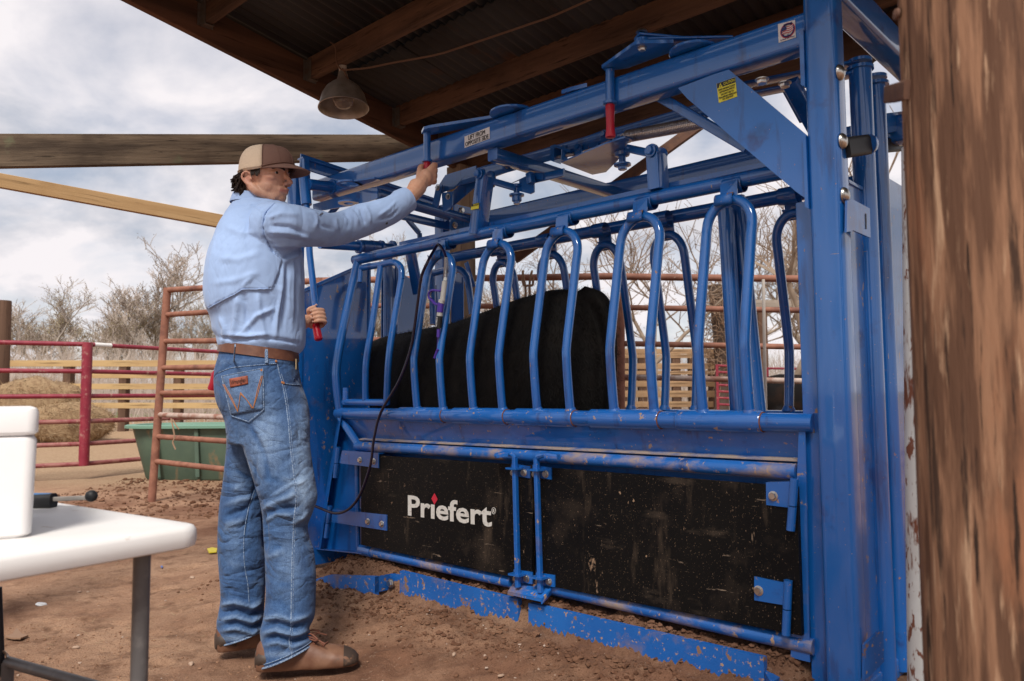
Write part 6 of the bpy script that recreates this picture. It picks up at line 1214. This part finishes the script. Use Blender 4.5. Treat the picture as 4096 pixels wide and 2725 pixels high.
# hair: dark curls under the cap
mb = MB(); rnd = random.Random(9)
for i in range(620):
    a = rnd.uniform(R_(100), R_(262)); x0 = .008+math.cos(a)*.080; y0 = math.sin(a)*.072; z0 = rnd.uniform(-.085, .012)
    if x0 > -.030: continue
    k_ = 1-.22*max(0, -z0-.02)/.06; p0 = Vector((x0*k_, y0*k_, z0)); o_ = Vector((math.cos(a), math.sin(a), -.75)); pts = [p0*.97]; cur = rnd.uniform(0, 6.28); ln_ = rnd.uniform(.004, .0085)
    for j in range(6): cur += rnd.uniform(.7, 1.5); pts.append(pts[-1]+o_*ln_*.55+Vector((math.cos(cur)*.0035, math.sin(cur)*.005, -.003+math.sin(cur*1.3)*.005)))
    mb.tube([Hd(*p) for p in pts], [.0045, .005, .0045, .004, .0034, .0026, .0008], 5)
for i in range(60):
    x0 = rnd.uniform(.006, .040); z0 = rnd.uniform(-.008, .018); pts = [(x0, -.0735, z0), (x0+.002, -.0755, z0-.008), (x0+.003, -.0752, z0-.017)]; mb.tube([Hd(*p) for p in pts], [.0022, .002, .0006], 4)
mb.build('hair', HAIR, MAN, 60)
# ---- cap
CB = mat('brown_cap_twill', (.165, .085, .062), .85, noise_=(600, (.14, .072, .053), .4, .6), bump=(500, .2, .0008)); CT = mat('tan_cap_mesh', (.66, .52, .38), .85, noise_=(700, (.50, .38, .27), .46, .58), bump=(600, .4, .0008))
CAP = bpy.data.objects.new('cap', None); CAP.empty_display_size = .05; COL.objects.link(CAP); CAP.parent = MAN
def capr(t, ph, k_=1.):   # t 0 rim .. 1 button; ph 0 = front
    rz = .004+.036*max(0., math.cos(ph))**1.4; zz = rz+(.126-rz)*math.sin(t*math.pi/2)**.85; rr = math.cos(t*math.pi/2)**.58
    return Hd(.022+.096*rr*math.cos(ph)*k_-.010*t, .0835*rr*math.sin(ph)*k_, zz*(1 if k_ == 1. else 1.008))
def cap_patch(p0, p1, m, name):
    rows = [[capr(i/16, p0+(p1-p0)*j/24) for j in range(25)] for i in range(17)]; o = obj(name, MB().loft(rows, False, False).mesh(name, 60), m, CAP); md = o.modifiers.new('t', 'SOLIDIFY'); md.thickness = .003; return o
cap_patch(R_(-72), R_(72), CB, 'front_panel'); cap_patch(R_(72), R_(288), CT, 'mesh_back')
MB().ell(capr(1., 0), (.007, .007, .004)).build('button', CB, CAP)
rows = []
for i in range(10):
    s = i/9; row = []
    for j in range(33):
        ph = R_(-74+148*j/32); b_ = capr(0, ph); ex_ = (.070*s)*max(0, math.cos(ph*1.12))**.75; y_ = (b_-HO).dot(hl); arch = -.027*s**1.3*max(0, math.cos(ph*1.25)); row.append(b_+hf*ex_+hu*arch)
    rows.append(row)
o = obj('brim', MB().loft(rows, False, False).mesh('brim', 80), CB, CAP); md = o.modifiers.new('t', 'SOLIDIFY'); md.thickness = .004
for ph in (-72, -36, 0, 36): MB().tube([capr(i/12, R_(ph), 1.012) for i in range(12)], .0012, 5).build('panel_seam', CB, CAP)
MB().tube([capr(.02, R_(-74+148*i/24), 1.015) for i in range(25)], .0022, 5).build('rim_seam', CB, CAP); MB().tube([capr(.03, R_(74+212*i/24), 1.012) for i in range(25)], .0022, 5).build('rim_seam', CT, CAP)
# ---- boots
BOOT = mat('worn_brown_leather', (.125, .052, .028), .6, noise_=(14, (.19, .095, .055), .4, .65), layers=[(30, (.10, .05, .03), .6, .72)], bump=(60, .35, .002)); SOLE = mat('dusty_rubber_sole', (.17, .10, .062), .85, noise_=(20, (.27, .165, .105), .4, .65), bump=(50, .4, .003)); DARKL = mat('dark_scuffed_leather', (.045, .028, .02), .6, noise_=(20, (.16, .09, .055), .5, .65)); LACE = mat('brown_lace', (.17, .06, .035), .8)
def boot(hp, tp2, shaft_c, shaft_z):
    hp = Vector((hp.x, hp.y, 0))-MR; tp2 = Vector((tp2.x, tp2.y, 0))-MR; f = (tp2-hp); ln_ = f.length; f.normalize(); lft = Vector((-f.y, f.x, 0)); prof = [(0, .026, .090, 0), (.04, .037, .105, 0), (.14, .043, .118, 0), (.28, .042, .128, 0), (.42, .043, .115, 0), (.55, .047, .095, 0), (.70, .052, .080, 0), (.84, .051, .070, 0), (.94, .040, .058, 0), (1., .018, .040, 0)]
    B = bpy.data.objects.new('boot', None); B.empty_display_size = .05; COL.objects.link(B); B.parent = MAN; B.location = hp+Z_*(max(gz((hp+MR+f*ln_*t_).x, (hp+MR+f*ln_*t_).y) for t_ in (.05, .25, .5, .75, .95))-.003)
    rings = []; srings = []; prof = [(t, a*1.12, b*1.14, c) for t, a, b, c in prof]
    for t, hw_, ht_, _ in prof:
        c = f*(ln_*t); ring = []; sr = []
        for j in range(20):
            a = 2*math.pi*j/20; cs, sn = math.cos(a), math.sin(a); ring.append(c+lft*(hw_*math.copysign(abs(cs)**.75, cs))+Z_*(.022+(ht_-.022)*max(0, (sn+.55)/1.55)))
            sr.append(c+lft*((hw_+.006)*math.copysign(abs(cs)**.6, cs))+Z_*(.020+.020*math.copysign(abs(sn)**.6, sn)))
        rings.append(ring); srings.append(sr)
    mb = MB().loft(lerp_rings(rings, 3)); sc = shaft_c-hp; mb.tube([f*(ln_*.24)+Z_*.06, f*(ln_*.22)+Z_*.12, Vector((sc.x, sc.y, shaft_z))], [.044, .047, .05], 16)
    u_ = remesh('upper', mb, .005, 4, BOOT, B)
    co_, nr_ = faces_cam(u_.data); dn_ = np.array([noise.noise(Vector(c)*26)*.0018+noise.noise(Vector(c)*70)*.0008 for c in co_]); u_.data.vertices.foreach_set('co', (co_+nr_*dn_[:, None]).ravel()); u_.data.update()
    hr = []
    for t, hw_, ht_ in ((-.012, .024, .085), (.03, .046, .098), (.12, .0525, .10), (.2, .051, .07)):
        c = f*(ln_*t); hr.append([c+lft*(hw_*math.cos(a))+Z_*(.03+(ht_-.03)*(math.sin(a)*.5+.5)) for a in np.linspace(0, 2*math.pi, 16, False)])
    MB().loft(hr).build('heel_counter', DARKL, B, 60)
    tr_ = []
    for t, hw_, ht_ in ((.86, .0585, .082), (.92, .051, .074), (.97, .039, .063), (1.008, .020, .048)):
        c = f*(ln_*t); tr_.append([c+lft*(hw_*math.cos(a))+Z_*(.035+(ht_-.033)*max(-.1, math.sin(a))) for a in np.linspace(0, 2*math.pi, 18, False)])
    MB().loft(tr_).build('toe_cap', DARKL, B, 60)
    bv = bvh_of(u_)
    for i in range(6):
        t = .45+.045*i; pts = []
        for y_ in np.linspace(-.026, .026, 7):
            o_ = f*(ln_*(t+.02*math.copysign(1, (i % 2)-.5)*y_/.026))+lft*y_+Z_*.135; r_ = bv.ray_cast(o_, -Z_)
            if r_[0]: pts.append(r_[0]+r_[1]*.003)
        if len(pts) > 2: MB().tube(bez(pts, 2), .0026, 6).build('lace', LACE, B)
    for sy in (-1, 1):
        st = f*(ln_*.47); r_ = bv.ray_cast(st+Z_*.14, -Z_)
        if r_[0]: c = r_[0]; MB().tube(bez([c+Z_*.003, c+lft*sy*.022+Z_*.016+f*.02, c+lft*sy*.045+Z_*.003+f*.045, c+lft*sy*.03-Z_*.004+f*.03, c+Z_*.002], 5), .0024, 6).build('lace', LACE, B); MB().tube(bez([c+Z_*.003, c+lft*sy*.03+f*.03+Z_*.004, c+lft*sy*.05+f*.07-Z_*.012], 5), .0022, 6).build('lace', LACE, B)
    return B
hr_, tr2 = gnd(12, 270, 1566), gnd(12, 716, 1534); boot(hr_, tr2, sum(rl[-1], Vector())/36, .22)
hl_ = gnd(12, 92, 1482); boot(hl_, hl_+(tr2-hr_).normalized().lerp(Vector((.75, .66, 0)), .6).normalized()*.315, sum(ll[-1], Vector())/36, .22)
# ---------------------------------------------------------------- hose and drench gun hung on the chute
HOSE = mat('dark_purple_hose', (.010, .006, .028), .18, spec=.6); PUR = mat('purple_plastic', (.075, .035, .32), .4); LGREY = mat('light_grey_plastic', (.50, .50, .47), .45)
hv = -.035
g0 = wor(V(24, 1690, 400, -.03)); DG = thing('drench_gun', 'purple and grey drench gun hanging from the chute bars on a dark hose', 'drench gun', g0)
def gp_(k, x, y, v=hv): return wor(V(k, x, y, v))-g0
hp_ = [gp_(24, 1720, 90, .0), gp_(24, 1690, 10, .03), gp_(24, 1630, -60, .05), gp_(24, 1570, 20, .02), gp_(24, 1500, 150, hv), gp_(24, 1430, 320, hv), gp_(24, 1390, 600, hv), gp_(24, 1350, 900, hv), gp_(24, 1300, 1180, hv), gp_(24, 1165, 1550, hv-.02), gp_(5, 545, 0, -.05), gp_(5, 505, 150, -.06), gp_(5, 478, 330, -.07), gp_(5, 400, 520, -.08), gp_(5, 295, 588, -.09), gp_(5, 165, 548, -.12), gp_(5, 60, 500, -.2), gp_(5, 20, 560, -.5)]
MB().tube(bez(hp_, 7), .0068, 10).build('hose', HOSE, DG)
sa, sb = gp_(24, 1722, 90, 0), gp_(24, 1712, 335, -.02); ax = (sb-sa).normalized(); uu = ax.orthogonal().normalized(); ww = ax.cross(uu); L_ = (sb-sa).length
MB().tube([sa+ax*(L_*i/220)+(uu*math.cos(i*.6)+ww*math.sin(i*.6))*.0075 for i in range(221)], .0013, 5).build('strain_spring', SPRING, DG)
def bar2(a, b, r, m, name, n=14): return MB().tube([a, b], r, n).build(name, m, DG)
bar2(gp_(24, 1714, 335, -.02), gp_(24, 1706, 375, -.03), .008, LGREY, 'nut'); bar2(gp_(24, 1706, 370, -.03), gp_(24, 1678, 600, -.03), .0115, LGREY, 'barrel'); bar2(gp_(24, 1672, 590, -.03), gp_(24, 1665, 625, -.03), .014, LGREY, 'barrel_collar')
bar2(gp_(24, 1662, 620, -.03), gp_(24, 1648, 735, -.03), .0145, PUR, 'head'); bar2(gp_(24, 1648, 735, -.03), gp_(24, 1645, 780, -.03), .013, LGREY, 'clear_neck'); lb = bar2(gp_(24, 1645, 780, -.03), gp_(24, 1632, 920, -.03), .014, BLACKRUB, 'dose_chamber'); bar2(gp_(24, 1634, 930, -.03), gp_(24, 1630, 1030, -.03), .008, PUR, 'spout')
me_a, me_b = gp_(24, 1610, 905, -.048), gp_(24, 1622, 790, -.048)
put_text('CYDECTIN', gp_(24, 1606, 790, -.0455), gp_(24, 1596, 905, -.0455), gp_(24, 1660, 850, -.0455)-gp_(24, 1606, 850, -.0455), .009, mat('white_lettering', (.7, .7, .7), .5), lb, .01)
def strip(pts, w_, h_, m, name): 
    mb = MB(); q = bez([gp_(24, x, y, -.032) for x, y in pts], 6)
    for a, b in zip(q, q[1:]): mb.rbar(a, b+(b-a)*.08, w_, h_, EV, .002, 2)
    return mb.build(name, m, DG)
strip([(1700, 420), (1680, 440), (1660, 480), (1620, 480), (1570, 475), (1530, 500), (1522, 540)], .009, .014, PUR, 'upper_lever'); strip([(1522, 530), (1530, 570), (1560, 600), (1600, 640), (1650, 640)], .009, .014, PUR, 'lower_lever'); strip([(1545, 500), (1535, 545), (1550, 560)], .004, .006, ZINC, 'lever_spring'); bar2(gp_(24, 1625, 1170, hv), gp_(24, 1585, 1275, hv), .006, PUR, 'nozzle_tip', 8); bar2(gp_(24, 1630, 1030, -.02), gp_(24, 1622, 1175, -.01), .0045, PUR, 'nozzle_stem', 8)
# ---------------------------------------------------------------- litter on the dirt
def flat_bit(name, label, cat, k, pts, m, t=.003, lift=.004):
    ps = [gnd(k, x, y) for x, y in pts]; c = sum(ps, Vector())/len(ps); z = gz(c.x, c.y)+lift; o = MB().prism([Vector((p.x-c.x, p.y-c.y, random.uniform(0, .004))) for p in ps], (0, 0, t)).build(name, m); o.location = (c.x, c.y, z); return tag(o, label, cat)
YT = mat('yellow_plastic_tag', (.62, .50, .03), .5); LEAF = mat('dry_leaf', (.24, .14, .085), .8, bump=(30, .4, .004))
flat_bit('ear_tag', 'small yellow plastic tag lying between the table and the man', 'tag', 11, [(848, 893), (862, 882), (938, 878), (945, 884), (940, 890), (866, 898)], YT); flat_bit('ear_tag', 'crumpled yellow tag just left of the man\'s knee', 'tag', 11, [(1060, 897), (1085, 888), (1112, 895), (1108, 912), (1070, 914)], YT, .006)
flat_bit('dry_leaf', 'curled dry brown leaf on the dirt under the table', 'leaf', 11, [(20, 1350), (60, 1340), (85, 1305), (110, 1335), (145, 1345), (105, 1362), (60, 1362)], LEAF, .006, .008); flat_bit('bottle_cap', 'tiny blue bottle cap on the dirt beside the table leg', 'cap', 11, [(822, 983), (829, 979), (835, 984), (829, 990)], mat('blue_cap', (.08, .16, .45), .4), .006)
c = gnd(11, 210, 1183); o = MB().lathe([(.0, 0), (.022, .001), (.026, .006), (.020, .013), (.0, .015)], (0, 0, 0), (.2, .1, 1), 14).build('plastic_lid', mat('clear_plastic', (.55, .55, .55), .2)); o.location = (c.x, c.y, gz(c.x, c.y)); tag(o, 'clear crushed plastic lid on the dirt left of the table leg', 'lid')
STN = mat('tan_stone', (.36, .25, .18), .85, noise_=(14, (.25, .16, .11), .4, .65), bump=(40, .3, .003))
for k_, x, y, r, lab in ((11, 985, 1037, .016, 'largest tan stone on the dirt behind the table leg'), (11, 980, 1492, .016, 'tan stone on the dirt left of the near boot'), (11, 388, 1414, .014, 'long pale stone on the dirt left of the table leg'), (11, 405, 1107, .011, 'brown stone on the dirt behind the table leg, left one of a pair'), (11, 450, 1103, .011, 'brown stone on the dirt behind the table leg, right one of a pair'), (5, 970, 1370, .012, 'flat grey stone on the dirt in front of the chute'), (5, 1245, 1345, .012, 'pale stone by the foot of the chute'), (5, 868, 970, .012, 'white pebble resting on the soil under the left black door')):
    p = gnd(k_, x, y, gz0(*gnd(k_, x, y).xy)); vs = []; mb = MB(); mb.add([v for v in lump((0, 0, r*.3), r, .6)], ICO); me = mb.mesh('stone', 0); o = obj('stone', me, STN); m_ = o.modifiers.new('s', 'SUBSURF'); m_.levels = m_.render_levels = 2; o.location = (p.x, p.y, gz(p.x, p.y)); o.rotation_euler.z = random.random()*6; o.scale = (1.25, .85, 1); tag(o, lab, 'stone', 'loose stones on the dirt')
